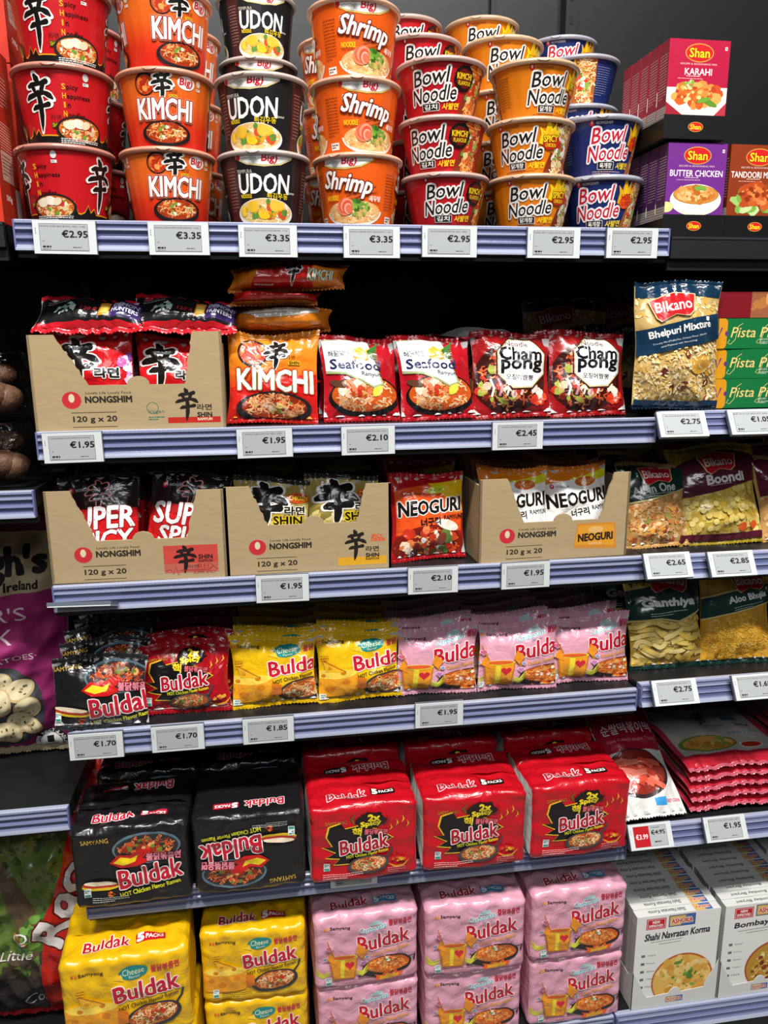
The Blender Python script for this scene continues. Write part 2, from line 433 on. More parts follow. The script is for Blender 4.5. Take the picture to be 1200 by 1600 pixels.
def make_brick(name, W, H, D, base, art, seed=1, mat='film_soft', side='#d8d4d0', amp=0.0013, fin=True, rr=0.013, fin_art=None):
    """soft multipack: front face z 0..H, then over the rounded edge on to the top; art origin bottom-centre of the front"""
    wr = Wr(seed, amp, 8, .022, .06); r = rr; per = 2*(H+D); rs = random.Random(seed*13+5)
    ph = [rs.uniform(0, 6) for _ in range(5)]
    corners = [(0, 0), (0, H), (D, H), (D, 0)]
    def prof(v):
        v = np.mod(v, per); y = np.zeros_like(v); z = np.zeros_like(v); ny = np.zeros_like(v); nz = np.zeros_like(v)
        L = [H, D, H, D]; st = [0, H, H+D, 2*H+D]
        dirs = [(0, 1), (1, 0), (0, -1), (-1, 0)]; nr = [(-1, 0), (0, 1), (1, 0), (0, -1)]
        for k in range(4):
            t = v-st[k]; m = (t >= 0) & (t <= L[k]); t = t[m]
            cx, cz = corners[k]; dx, dz = dirs[k]; nx, nn = nr[k]
            yy = cx+dx*t; zz = cz+dz*t; ay = np.full_like(t, nx); az = np.full_like(t, nn)
            lo = t < r; hi = t > L[k]-r
            for msk, s0, sg in ((lo, r, -1), (hi, L[k]-r, 1)):
                if not msk.any(): continue
                f = np.abs(t[msk]-s0)/r*PI/4
                ccy, ccz = cx+dx*s0-nx*r, cz+dz*s0-nn*r
                yy[msk] = ccy+r*(nx*np.cos(f)+sg*dx*np.sin(f)); zz[msk] = ccz+r*(nn*np.cos(f)+sg*dz*np.sin(f))
                ay[msk] = nx*np.cos(f)+sg*dx*np.sin(f); az[msk] = nn*np.cos(f)+sg*dz*np.sin(f)
            y[m], z[m], ny[m], nz[m] = yy, zz, ay, az
        return y, z, ny, nz
    rs2 = 0.009
    def S(u, v):
        y, z, ny, nz = prof(v)
        e = np.clip((np.abs(u)-(W/2-rs2))/rs2, 0, 1)
        d = -rs2*.75*(1-np.sqrt(np.clip(1-e*e, 0, 1)))
        top = np.exp(-((np.mod(v, per)-H-D*.5)/(D*.5))**2)
        d = d+0.003*(1-(2*u/W)**2)+wr(u, v)*(.45+.75*top)
        d = d+0.0006*np.sin(2*PI*np.mod(v, per)/0.034+ph[0]+3*np.sin(30*u+ph[1])+2*np.sin(41*v+ph[4]))*np.clip((np.abs(u)-W*.38)/(W*.1), 0, 1)
        x = u*(1-0.02*np.sin(PI*np.clip(np.mod(v, per)/H, 0, 1)))
        return np.stack([x, y+ny*d, np.maximum(z+nz*d, 0.0004)], -1)
    cf = colfn(base); mb = MB()
    us = np.linspace(-W/2, W/2, int(W/0.0038)); vs = np.linspace(0, per, int(per/0.0038))
    U, Vv = np.meshgrid(us, vs, indexing='ij')
    P = S(U.ravel(), Vv.ravel()).reshape(U.shape+(3,)); mb.grid(P, cf(Vv.ravel()))
    A = Art((-W*500+1, 1, W*500-1, per*1000-2), seed); art(A); A.apply(mb, S, base=.0010)
    o = mb.obj(name, mat)
    for k, nm in ((0, 'side_gusset'), (-1, 'side_gusset')):
        m = MB(); ring = P[k]; c = ring.mean(0); n = len(ring)
        c = c+np.array([0.006 if k == -1 else -0.006, 0, 0])
        m.add(np.concatenate([ring, [c]]), [((i, (i+1) % n, n) if k == 0 else ((i+1) % n, i, n)) for i in range(n)], hexlin(side))
        m.obj(nm, mat, o)
    if fin:
        m = MB(); n = 60; uu = np.linspace(-W/2*.97, W/2*.97, n); v0 = H+D*.52
        b0 = S(uu, np.full(n, v0)); rows = []
        for t in (0, .3, .6, 1):
            p = b0.copy(); p[:,2] += 0.004*t*(1-t*.4)+0.0012*np.sin(uu*70+ph[2]); p[:,1] -= 0.016*t+0.002*t*np.sin(uu*55+ph[3]); rows.append(p)
        Pr = np.stack(rows, 1); c = cf(np.array([v0]))[0]
        m.grid(Pr, c); m.grid(Pr-np.array([0, 0, .0006]), c, flip=True); m.obj('folded_seam', mat, o)
    return o

def make_cup(name, Rb, Rt, H, base, art, seed=1, reps=3, lid='#d8cfc6', rimc='#d9b8a8'):
    """paper bowl, wider at the top; art origin at the foot of the front, u along the girth at mid height"""
    Rm = (Rb+Rt)/2; Hb = H-0.006
    def S(u, v):
        th = u/Rm; f = np.clip(v/Hb, -.1, 1.1); r = Rb+(Rt-.004-Rb)*f
        r = r+0.0003*np.sin(th*23+seed)*np.sin(PI*np.clip(f, 0, 1))
        return np.stack([r*np.sin(th), -r*np.cos(th), v+0.0], -1)
    cf = colfn(base); mb = MB()
    us = np.linspace(-PI*Rm, PI*Rm, 97); vs = np.linspace(0, Hb, 26)
    U, Vv = np.meshgrid(us, vs, indexing='ij')
    mb.grid(S(U.ravel(), Vv.ravel()).reshape(U.shape+(3,)), cf(Vv.ravel()))
    ring = S(us, np.zeros_like(us)); n = len(us)
    mb.add(np.concatenate([ring, [[0, 0, 0.002]]]), [(i+1, i, n) for i in range(n-1)], hexlin('#c8c0b8'))
    G = 2*PI*Rm*1000; A = Art(None, seed)
    for i in range(reps):
        A.place(i*G/reps, 0); art(A)
    A2 = Art((-G/2, 1.0, G/2, Hb*1000-.5), seed)
    for V, T in A.S:                                   # the print wraps round the girth
        for k in (-G, 0):
            if V[:,0].max()+k > -G/2 and V[:,0].min()+k < G/2: A2.S.append((V+np.array([k, 0, 0, 0, 0, 0]), T))
    A2.apply(mb, S, 5.0, 0.00012, .0004)
    o = mb.obj(name, 'cup')
    m = MB(); a = np.linspace(0, 2*PI, 73); b = np.linspace(0, 2*PI, 11); rr = 0.0038
    Aa, Bb = np.meshgrid(a, b, indexing='ij')
    rad = Rt-.002+rr*np.cos(Bb)*.8
    m.grid(np.stack([rad*np.sin(Aa), -rad*np.cos(Aa), H-0.0045+rr*np.sin(Bb)*1.05], -1), hexlin(rimc)); m.obj('rim', 'rim', o)
    m = MB(); rg = random.Random(seed); rads = np.linspace(0, 1, 7)
    Aa, Rr = np.meshgrid(a, rads, indexing='ij')
    z = H-0.0012+0.0006*np.sin(3*Aa+seed)*Rr*(1-Rr)*3
    tab = np.exp(-((Aa-PI*1.93)/.14)**2)*(Rr > .95)
    m.grid(np.stack([(Rr*(Rt-.001)+tab*.006)*np.sin(Aa), -(Rr*(Rt-.001)+tab*.006)*np.cos(Aa), z-tab*.006], -1), hexlin(lid)); m.obj('lid', 'cup', o)
    return o

def make_box(name, W, H, D, base, front, side=None, top=None, topc=None, sidec=None, mat='box', seed=1, edge=0.0008):
    """printed board box, front to -Y; art origins at the middle of each face"""
    mb = MB(); e = edge
    x, y, z = W/2, D, H
    bc = lambda c: c or base
    mb.quad((-x,0,0),(x,0,0),(x,0,z),(-x,0,z), base)
    mb.quad((x,y,0),(-x,y,0),(-x,y,z),(x,y,z), bc(sidec))
    mb.quad((-x,y,0),(-x,0,0),(-x,0,z),(-x,y,z), bc(sidec)); mb.quad((x,0,0),(x,y,0),(x,y,z),(x,0,z), bc(sidec))
    mb.quad((-x,0,z),(x,0,z),(x,y,z),(-x,y,z), bc(topc)); mb.quad((-x,y,0),(x,y,0),(x,0,0),(-x,0,0), base)
    A = Art((-W*500, -H*500, W*500, H*500), seed); front(A)
    A.apply(mb, plane_map((0, 0, H/2), (1, 0, 0), (0, 0, 1)), 60, 0.00004, 0.00008)
    if side:
        A = Art((-D*500, -H*500, D*500, H*500), seed); side(A)
        A.apply(mb, plane_map((-x, y/2, H/2), (0, -1, 0), (0, 0, 1)), 60, 0.00004, 0.00008)
        A.apply(mb, plane_map((x, y/2, H/2), (0, 1, 0), (0, 0, 1)), 60, 0.00004, 0.00008)
    if top:
        A = Art((-W*500, -D*500, W*500, D*500), seed); top(A)
        A.apply(mb, plane_map((0, y/2, z), (1, 0, 0), (0, 1, 0)), 60, 0.00004, 0.00008)
    return mb.obj(name, mat, smooth=False)

def slab(mb, poly, thick, col, O=(0, 0, 0), ux=(1, 0, 0), vx=(0, 0, 1)):
    """flat cut-out board with thickness, its face towards cross(ux, vx)"""
    from mathutils.geometry import tessellate_polygon
    O, ux, vx = np.array(O, float), np.array(ux, float), np.array(vx, float); nrm = np.cross(ux, vx)
    P = np.array(poly, float); F = O+P[:,:1]*ux+P[:,1:]*vx; B = F-nrm*thick
    T = np.array(tessellate_polygon([[Vector((p[0], p[1], 0)) for p in poly]]), int)
    A = P[T]; ar = (A[:,1,0]-A[:,0,0])*(A[:,2,1]-A[:,0,1])-(A[:,1,1]-A[:,0,1])*(A[:,2,0]-A[:,0,0])
    T = np.where((ar < 0)[:,None], T[:, ::-1], T)
    c = hexlin(col); mb.add(F, T, c); mb.add(B, T[:, ::-1], c)
    n = len(P); area = 0.5*np.sum(P[:,0]*np.roll(P[:,1], -1)-np.roll(P[:,0], -1)*P[:,1])
    for i in range(n):
        j = (i+1) % n; q = [F[i], B[i], B[j], F[j]] if area > 0 else [F[i], F[j], B[j], B[i]]
        mb.add(q, [[0,1,2],[0,2,3]], c)

def make_carton(name, W, H, D, win, art, seed=1, sideH=None, left_tab=False):
    """shelf-ready corrugated tray: front wall torn open along 'win', sides, back and floor"""
    c = '#ab9571'; rg = random.Random(seed); t = 0.004; sideH = sideH or H
    x = W/2; wl, wbl, wbr, wr_, wz, hl, hr = win       # window: left top x, left bottom x, right bottom x, right top x, sill z, left horn z, right horn z
    pts = [(-x, 0), (x, 0), (x, hr), (wr_, hr)]
    def tear(p, q, n):
        for k in range(1, n):
            f = k/n; pts.append((p[0]+(q[0]-p[0])*f+rg.uniform(-.0014, .0014), p[1]+(q[1]-p[1])*f+rg.uniform(-.0012, .0012)))
    tear((wr_, hr), (wbr, wz), 14); pts.append((wbr, wz))
    tx = (wbl+wbr)/2+.002
    pts.append((tx+.017, wz))
    for k in range(1, 8): a = PI*k/8; pts.append((tx+.017*math.cos(a), wz+.013*math.sin(a)))
    pts.append((tx-.017, wz)); pts.append((wbl, wz))
    tear((wbl, wz), (wl, hl), 14); pts += [(wl, hl), (-x, hl)]
    mb = MB(); slab(mb, pts, t, c)
    def flute(u0, u1, z): pass
    sp = [(0, 0), (D, 0), (D, sideH), (0.01, sideH), (0, hr)]
    slab(mb, sp, t, c, (x, 0, 0), (0, 1, 0), (0, 0, 1))
    sp = [(-D, 0), (0, 0), (0, hl), (-.01, sideH), (-D, sideH)]
    slab(mb, sp, t, c, (-x, 0, 0), (0, -1, 0), (0, 0, 1))
    slab(mb, [(-x+t, 0), (x-t, 0), (x-t, sideH), (-x+t, sideH)], t, c, (0, D-t, 0))
    slab(mb, [(-x+t, t), (x-t, t), (x-t, D-t), (-x+t, D-t)], t*.8, c, (0, 0, t*.9), (1, 0, 0), (0, 1, 0))
    A = Art((-W*500, 0, W*500, H*1000), seed); art(A)
    # print only where the board is
    A.apply(mb, plane_map((0, 0, 0), (1, 0, 0), (0, 0, 1)), 60, 0.00004, 0.00008)
    o = mb.obj(name, 'card', smooth=False)
    m = MB()                                                # the corrugation seen on the cut edges
    for k in range(int(H/.0045)):
        z = .003+k*.0045
        if z < hl-.003: m.box((-x-.0003, .0008, z), (-x+.0002, .0034, z+.0022), '#6b5a40')
    m.obj('fluted_edge', 'card', o, smooth=False)
    return o

def place(o, x, y, z, rz=0.0, lean=0.0, roll=0.0, sc=1.0):
    """rz turns it, lean tips the top backwards, roll turns it in its own plane (degrees)"""
    o.rotation_euler = (Matrix.Rotation(math.radians(rz), 3, 'Z') @ Matrix.Rotation(math.radians(-lean), 3, 'X') @ Matrix.Rotation(math.radians(-roll), 3, 'Y')).to_euler()
    o.location = (x, y, z); o.scale = (sc, sc, sc)
    return o
ORD = ['front', 'second from the front', 'third from the front', 'fourth from the front', 'fifth from the front', 'rearmost']
_used = {}
def proto_or_copy(key, maker):
    if key not in _used: _used[key] = maker(); return _used[key]
    return dup(_used[key])
# ------------------------------------------------------------------ printed designs
HAN = '\u8f9b'
PUF = ['#f2dfae', '#ecd08e', '#f7ebc6', '#e0b868', '#f0c878', '#d8a850']
RICH = ['#e8742a', '#d8541c', '#f0a050', '#c8401a', '#f4b868', '#e89048']
PALE = ['#f0d8a0', '#e8c080', '#f4e4bc', '#dca860', '#f0cc90']
VEG = ['#6c9a34', '#c83820', '#e8d090', '#8cb040', '#d86030', '#f0e8d0']

BRUSH = (([(-.06,.52),(-.01,.46),(.05,.38)], [.10,.17,.10]), ([(-.34,.32),(-.22,.35),(.10,.36),(.33,.40)], [.10,.13,.10,.15]), ([(-.20,.31),(-.15,.25),(-.10,.17)], [.11,.12,.07]), ([(.22,.36),(.15,.26),(.06,.17)], [.12,.12,.07]),
         ([(-.50,.09),(-.38,.13),(-.05,.17),(.22,.19),(.40,.14),(.50,.08)], [.08,.14,.11,.11,.16,.07]), ([(-.30,-.11),(-.20,-.08),(.10,-.06),(.34,-.03)], [.08,.14,.10,.14]), ([(.0,.20),(.03,.0),(.01,-.25),(-.03,-.42),(-.06,-.54)], [.12,.15,.15,.11,.03]))
def han(A, cx, cy, w, h, col='#14110f', out='#f4efe8', ow=1.8, bold=0):
    """the brushed character, stroke by stroke, with its pale edge"""
    for c, g in ((out, ow), (col, 0)):
        if not c: continue
        A.begin()
        for pts, ws in BRUSH:
            P = np.array(pts)*np.array([w, h]); t = np.linspace(0, 1, len(P)); tt = np.linspace(0, 1, 13)
            Q = np.stack([np.interp(tt, t, P[:,0]), np.interp(tt, t, P[:,1])], 1); W_ = np.interp(tt, np.linspace(0, 1, len(ws)), ws)*w*1.3
            if g:
                d = Q[0]-Q[1]; Q[0] = Q[0]+d/np.linalg.norm(d)*g; d = Q[-1]-Q[-2]; Q[-1] = Q[-1]+d/np.linalg.norm(d)*g
            A.line(Q+np.array([cx, cy]), 1, c, ws=W_+2*g)
            for e, k in ((Q[0], W_[0]), (Q[-1], W_[-1])): A.ell(e[0]+cx, e[1]+cy, k/2+g, k/2+g, c, n=10)
        A.end()
def maker_mark(A, cx, cy, s=1.0, ring='#c8202c', txt='#2a2422', dot='#e8d8c8'):
    A.ell(cx, cy, 3.4*s, 3.8*s, ring); A.ell(cx, cy+.7*s, 1.3*s, 1.9*s, dot)
    if txt: A.text('NONGSHIM', cx+17*s, cy, 22*s, 3.4*s, txt)
def badge(A, cx, cy, s=1.0, col='#d8dcd8'):
    A.ell(cx, cy+2*s, 4*s, 5*s, col); A.rect(cx-4*s, cy-9*s, cx+4*s, cy-5*s, col); A.lines(cx-3*s, cy-7*s, 6*s, 1, 2, '#58706a')

def art_cup_red(A):
    z = [(-67,0),(-67,11),(-60,14),(-54,24),(-50,14),(-44,20),(-40,12),(-30,12),(30,10),(38,20),(42,11),(50,14),(55,28),(60,12),(67,11),(67,0)]
    A.poly([(x, y+1.6) if y else (x, y) for x, y in z], '#e8a020'); A.poly(z, '#14120f')
    han(A, -33, 54, 38, 66)
    A.text('\ub77c\uba74', -12, 36, 14, 6, '#2a1412'); A.rect(-19, 22, -5, 29, '#3a3410'); A.text('SHIN', -12, 25.6, 12, 5, '#e8d820')
    for k, (c, t) in enumerate((('S', 'picy'), ('H', 'appiness'), ('I', 'n'), ('N', 'oodles'))):
        y = 75-k*11.5; A.text(c, 2, y, 4.5 if c != 'I' else 1.6, 7, '#f0b020', bold=.02); w = {'picy':15, 'appiness':32, 'n':4, 'oodles':24}[t]
        A.text(t, 6+w/2, y-.8, w, 7.5 if t != 'n' else 5, '#180a08', bold=.012)
    A.ell(22, 20, 36, 19, '#201c1a'); A.ell(22, 21, 32, 15, '#b85a20')
    A.noodles(22, 20, 31, 14, RICH+PALE, 60, 1.6); A.blobs(22, 22, 27, 10, ['#f0e0c0', '#c83020', '#6c9a34', '#f4ead4', '#e0c090'], 20, 2, 5)
    A.ell(8, 27, 9, 6, '#efe0c4', 20); A.ell(20, 29, 9, 6, '#f3e8d2', -10); A.ell(30, 28, 7, 5, '#e8d4b0', 30)
    A.lines(-8, 8, 60, 3, 2.4, '#d0d4d0', 1.2); badge(A, 32, 88)

def art_cup_kimchi(A):
    A.ell(-24, 83, 15, 15, '#1e1a18'); A.ell(-24, 82, 13, 12.5, '#c84a18'); A.blobs(-24, 82, 10, 9, ['#e87830', '#d03818', '#f0a050', '#b83010'], 26, 2, 5)
    han(A, 0, 80, 27, 38, ow=1.6); A.text('\ub77c\uba74', 15, 74, 10, 4.5, '#3a1c10'); A.rect(9, 66, 20, 70, '#e8c020'); A.text('SHIN', 14.5, 68, 9, 3, '#2a2010')
    A.ell(34, 87, 13, 9, '#f4ece4'); A.text('Big)', 34, 87, 19, 12, '#c81c30', bold=.03, shear=.15); badge(A, 54, 88, .9, '#e8d8c8')
    A.text('KIMCHI', 2, 51, 80, 27, '#f6f2ec', '#a01c14', 1.5, .028, shear=.04, out2='#f0b890', ow2=2.1)
    A.pan(2, 19, 38, 17, 0, '#1c1818', '#a03414', RICH+PALE, VEG, 60, False)

def art_cup_udon(A):
    A.rect(-67, 0, -42, 99, '#43221f')
    A.lines(-63, 80, 16, 14, 4.5, '#8a6a62', 1.4)
    A.poly([(-44,100),(-42,92),(-25,84),(0,81),(24,84),(42,93),(44,100)], '#d8c890'); A.poly([(-43,100),(-40,93),(-24,86),(0,83.5),(22,86),(40,94),(42,100)], '#efece6')
    A.text('NONGSHIM', -22, 92, 22, 4, '#4a4440'); A.text('Big)', 8, 92, 22, 13, '#c81c30', bold=.03, shear=.15); A.ell(-38, 94, 3.4, 3.8, '#c8202c')
    A.text('TEMPURA', -30, 75, 24, 5, '#cfc4b8'); A.text('UDON', -1, 58, 80, 27, '#f6f4f0', bold=.022, shear=.05); A.text('Flavour', 44, 47, 14, 4, '#e8e4dc')
    A.text('NOODLE', -30, 41, 18, 5.5, '#e8c81c', bold=.03); A.text('\ud280\uae40\uc6b0\ub3d9', 20, 41, 34, 8.5, '#e8c81c', bold=.02)
    A.ell(0, 16, 48, 22, '#f0ece4'); A.ell(0, 19, 45, 18, '#e0bc78'); A.noodles(0, 19, 44, 17, PALE+['#fbf4e0'], 60, 2.2)
    A.blobs(0, 20, 38, 13, ['#e8b428', '#f0c840', '#d8a020', '#5c8c34', '#d84c28', '#f4ead0'], 26, 3.5, 8)
    A.ell(-20, 26, 10, 8, '#e8b830', 15); A.ell(16, 27, 9, 8, '#eec040'); A.ell(-2, 13, 9, 5, '#f0c020')

def art_cup_shrimp(A):
    A.poly([(-44,100),(-42,92),(-25,84),(0,81),(24,84),(42,93),(44,100)], '#d8b860'); A.poly([(-43,100),(-40,93),(-24,86),(0,83.5),(22,86),(40,94),(42,100)], '#efece6')
    A.text('NONGSHIM', -22, 92, 22, 4, '#4a4440'); A.text('Big)', 6, 92, 22, 13, '#c81c30', bold=.03, shear=.15); A.ell(-38, 94, 3.4, 3.8, '#c8202c')
    A.lines(-66, 76, 22, 13, 4.2, '#a83c10', 1.2); A.rect(-62, 6, -46, 16, '#f0e4d8'); A.lines(-60, 12, 12, 2, 3.4, '#403028', 1.5)
    A.text('Spicy', -27, 75, 17, 8, '#201814', '#f4ece4', .8, .02)
    A.ell(10, 22, 50, 23, '#f0e6d8', a0=180, a1=360); A.ell(10, 21, 47, 17, '#e8b070'); A.noodles(10, 20, 46, 16, PALE+['#f0a868', '#e89850'], 70, 2.0)
    A.blobs(24, 30, 16, 9, ['#4a7c2c', '#6c9a34', '#8cb440', '#38641c'], 22, 2, 5); A.blobs(20, 18, 12, 6, ['#8a9a40', '#c8b060'], 10, 2, 4)
    for k in range(6): A.ell(-4+k*1.5, 28+3*math.sin(k), 14-k*1.5, 12-k*1.3, ['#f0805c', '#e86040', '#f49878', '#e05438', '#f6ac90', '#e87050'][k], k*24)
    A.line([(0, 44), (26, 52), (48, 58)], 2.2, '#a84c28'); A.line([(4, 40), (28, 47), (50, 52)], 2, '#c06030')
    A.text('Shrimp', 2, 60, 78, 32, '#f8f4ee', '#7c2c18', 1.6, .025, shear=.18, rot=-9)
    A.text('NOODLE', -24, 42, 22, 7, '#f0c818', bold=.03); A.text('\uc0c8\uc6b0\ud0d5', 46, 40, 20, 8, '#f4ece4', bold=.02)

def art_bowl(base, ink, halo, kor, badge_fn, food_pal, veg, inkout):
    def f(A):
        A.poly([(44, 0), (58, 40), (55, 76), (94, 76), (96, 0)], '#7c3018' if base != '#1b2a63' else '#a8602c')
        A.noodles(76, 37, 19, 37, food_pal, 75, 2.2, curl=4, ln=18); A.blobs(72, 40, 15, 26, veg, 34, 2.5, 6)
        A.noodles(74, 12, 19, 11, food_pal, 30, 2.2); A.noodles(76, 64, 17, 10, food_pal, 26, 2.2)
        maker_mark(A, -28, 69, 1.1, '#c4202c' if base != '#b8141f' else '#8c1018', '#e8dcd8' if base == '#1b2a63' else '#7a2c1c')
        for t, x, y, w in (('Bowl', 0, 51, 54), ('Noodle', 4, 31, 74)):
            A.text(t, x, y+3 if t == 'Bowl' else y, w, 20, ink, halo, 2.5, .010, shear=.22, rot=4)
        A.rrect(-2, 13.5, 30, 11, 1.5, '#f0ece6'); A.rrect(-2, 13.5, 28.6, 9.6, 1.2, '#1c1816'); A.text(kor, -2, 13.5, 22, 7, '#f4f0ea', bold=.02)
        A.text('\uc0ac\ubc1c\uba74', 32, 14, 28, 8.5, '#f0d020', bold=.03, shear=.2, rot=3)
        A.lines(-26, 5, 56, 2, 2.6, '#d8b0a0' if base == '#1b2a63' else '#6c2010', .7); badge_fn(A)
        A.lines(-94, 60, 28, 13, 3.6, '#7c4a20' if base != '#1b2a63' else '#7c88b0', 1.0)
    return f
def badge_kimchi(A):
    A.ell(52, 52, 17, 17, '#18120f', wob=.12); A.ell(52, 52, 14, 13, '#6c1410', wob=.2); A.text('KIMCHI', 52, 55, 25, 8, '#f0d020', bold=.03); A.text('FLAVOUR', 53, 46, 22, 5.5, '#f0d020', bold=.02)
def badge_spicy(A):
    A.flame(50, 44, 34, 36, ['#f0d020', '#f4b41c']); A.ell(54, 46, 15, 10, '#c02818', 12); A.text('SPICY', 52, 51, 24, 9, '#f4d81c', '#8c1c10', .8, .04, rot=4); A.text('CHICKEN', 53, 42, 19, 5, '#f4d81c', bold=.02)
def badge_hot(A):
    A.flame(50, 42, 30, 38, ['#f0b020', '#f4cc20']); A.ell(52, 44, 13, 9, '#e8541c', 12); A.text('HOT', 51, 51, 18, 8, '#c01c18', bold=.04, rot=4); A.text('& SPICY', 53, 42, 18, 5.5, '#c01c18', bold=.02, rot=6)

def art_spice_box(title, sub_food, w):
    def f(A):
        A.ell(0, 52, 24, 13.5, '#c8a040'); A.ell(0, 52, 22.6, 12.2, '#d01c20'); A.text('Shan', 0, 52, 34, 13, '#f0d820', '#7c1010', .6, .02)
        A.text('RECIPE & SEASONING MIX', 0, 36, 62, 2.6, '#e8c8c4'); A.text(title, 0, 25, w, 9.5, '#f6f0ec', bold=.012)
        A.lines(-20, 18, 40, 1, 2, '#f0dcd8', .9); A.lines(-34, 14.5, 70, 1, 2, '#e8c8c4', .7); A.rect(43, 57, 47, 62, '#f0e8e0'); A.rect(44, 58.4, 46, 60.6, '#2c7c30'); A.place(0, 22, (.98, .82)); sub_food(A); A.place()
    return f
def food_karahi(A):
    A.poly([(-54,-25),(54,-23),(54,-76),(-54,-76)], '#e8dcd4'); A.poly([(-54,-50),(-54,-76),(-20,-76)], '#a01c30'); A.poly([(54,-48),(54,-76),(30,-76)], '#b83040')
    A.poly([(-50,-38),(50,-36),(44,-56),(24,-68),(-24,-68),(-44,-58)], '#f4ece0')
    A.blobs(0, -38, 42, 18, ['#e0742c', '#e88c3c', '#d05c1c', '#f0a450', '#c84c18'], 46, 7, 12, asp=(.6, .95)); A.blobs(0, -36, 38, 16, ['#f4b464', '#d8641c', '#b8401c', '#f8cc88'], 40, 2, 5)
    A.ell(22, -50, 16, 5, '#5c8c28', -25); A.ell(12, -46, 12, 4, '#6ca034', 20); A.blobs(-14, -18, 8, 5, ['#7cac3c', '#f0e4c0'], 12, 2, 4)
def food_butter(A):
    A.ell(2, -46, 46, 30, '#efe6d2'); A.ell(2, -44, 45, 27, '#f8f2e4'); A.ell(2, -36, 41, 18, '#b8742c'); A.ell(2, -36, 39, 16.5, '#d08c3c')
    A.blobs(2, -34, 32, 13, ['#c87828', '#dc9c50', '#b8641c', '#e8b470'], 24, 6, 10, asp=(.6, .9)); A.blobs(2, -34, 30, 12, ['#f0c488', '#c87028'], 24, 2, 4); A.blobs(8, -24, 7, 4, ['#5c9030', '#78a840'], 8, 3, 5)
    A.ell(-50, -60, 12, 10, '#d8d890')
def food_tandoori(A):
    A.blobs(8, -44, 50, 26, ['#7cac44', '#a0c468', '#5c9030', '#c4d898'], 46, 7, 14); A.blobs(4, -36, 34, 20, ['#b8481c', '#c85c24', '#a03c14'], 22, 11, 18, asp=(.5, .8)); A.blobs(2, -34, 32, 18, ['#d87434', '#8c3010', '#e08c4c'], 40, 2, 6)
    A.blobs(50, -30, 14, 16, ['#c8d898', '#e8ecd0'], 16, 4, 8)

def art_pouch_kimchi(A):
    A.poly([(-80,-20),(-30,-4),(80,6),(80,-80),(-80,-80)], '#c81c16'); A.ell(-34, 40, 25, 24, '#1e1816'); A.ell(-34, 40, 22, 20, '#c84a1c'); A.blobs(-34, 40, 18, 16, ['#e8783c', '#d04020', '#f0a464', '#b8341c'], 34, 3, 7)
    han(A, 4, 36, 38, 44, ow=1.8); A.rect(24, 19, 44, 26, '#e8b020'); A.text('SHIN', 34, 22.5, 17, 5, '#1c140c', bold=.03); A.text('\ub77c\uba74', 28, 32, 14, 6, '#3c1c10')
    A.text('KIMCHI', 3, -6, 124, 34, '#f6f4ee', '#5c7c20', 1.0, .028, out2='#d8141c', ow2=2.4, shear=-.05, rot=-2)
    A.pan(2, -50, 62, 25, 0, '#242022', '#8c2c14', ['#f0a868', '#e8884c', '#f4c490', '#d86434'], ['#c83020', '#d84c30', '#e8d070', '#7c9c3c', '#f0c8a0', '#b82818'], 80, False)
    A.text('NONGSHIM', 10, 62, 34, 4, '#6c3010')
def art_seafood(A):
    A.ell(6, -30, 62, 34, '#181412'); A.ell(6, -27, 57, 28, '#c8541c'); A.noodles(6, -27, 56, 27, ['#f0c898', '#e8a060', '#f4dcb8', '#e88040', '#f0b070'], 90, 2.6, curl=4, ln=20)
    A.blobs(2, -20, 40, 14, ['#d84828', '#f0e0c8', '#c83018', '#e87848', '#f4c8a0'], 22, 4, 8); A.ell(28, -22, 11, 7, '#d8d440', 50); A.ell(-40, -10, 14, 5, '#5c3c28', -20); A.line([(-24,-4),(-14,-14),(-10,-26)], 5, '#f08460')
    A.poly([(-58,62),(14,64),(40,-12),(22,-17),(0,-6),(-25,4),(-58,8)], '#a8b478'); A.poly([(-58,60),(16,62),(36,-10),(22,-14),(0,-3),(-25,7),(-58,12)], '#f2f2ee')
    A.blobs(4, 40, 14, 9, ['#d8a024', '#e8b83c', '#c88c1c'], 14, 4, 8); A.ell(0, 40, 10, 9, '#e0ac30'); 
    for k in range(9): A.line([(14, 44), (20+k*1.2, 44+(k-4)*2.6), (30, 44+(k-4)*4)], 2, '#3c7430')
    A.text('\ud574\ubb3c\ud0d5\uba74', -34, 38, 34, 9, '#1c1c24', bold=.02); A.text('NONGSHIM', -30, 54, 24, 4, '#3c3c44')
    A.text('Seafood', -8, 21, 84, 15, '#1c2458', bold=.02, rot=-1); A.text('Ramyun', 18, 5, 34, 8.5, '#1c2458', bold=.01, rot=-3)
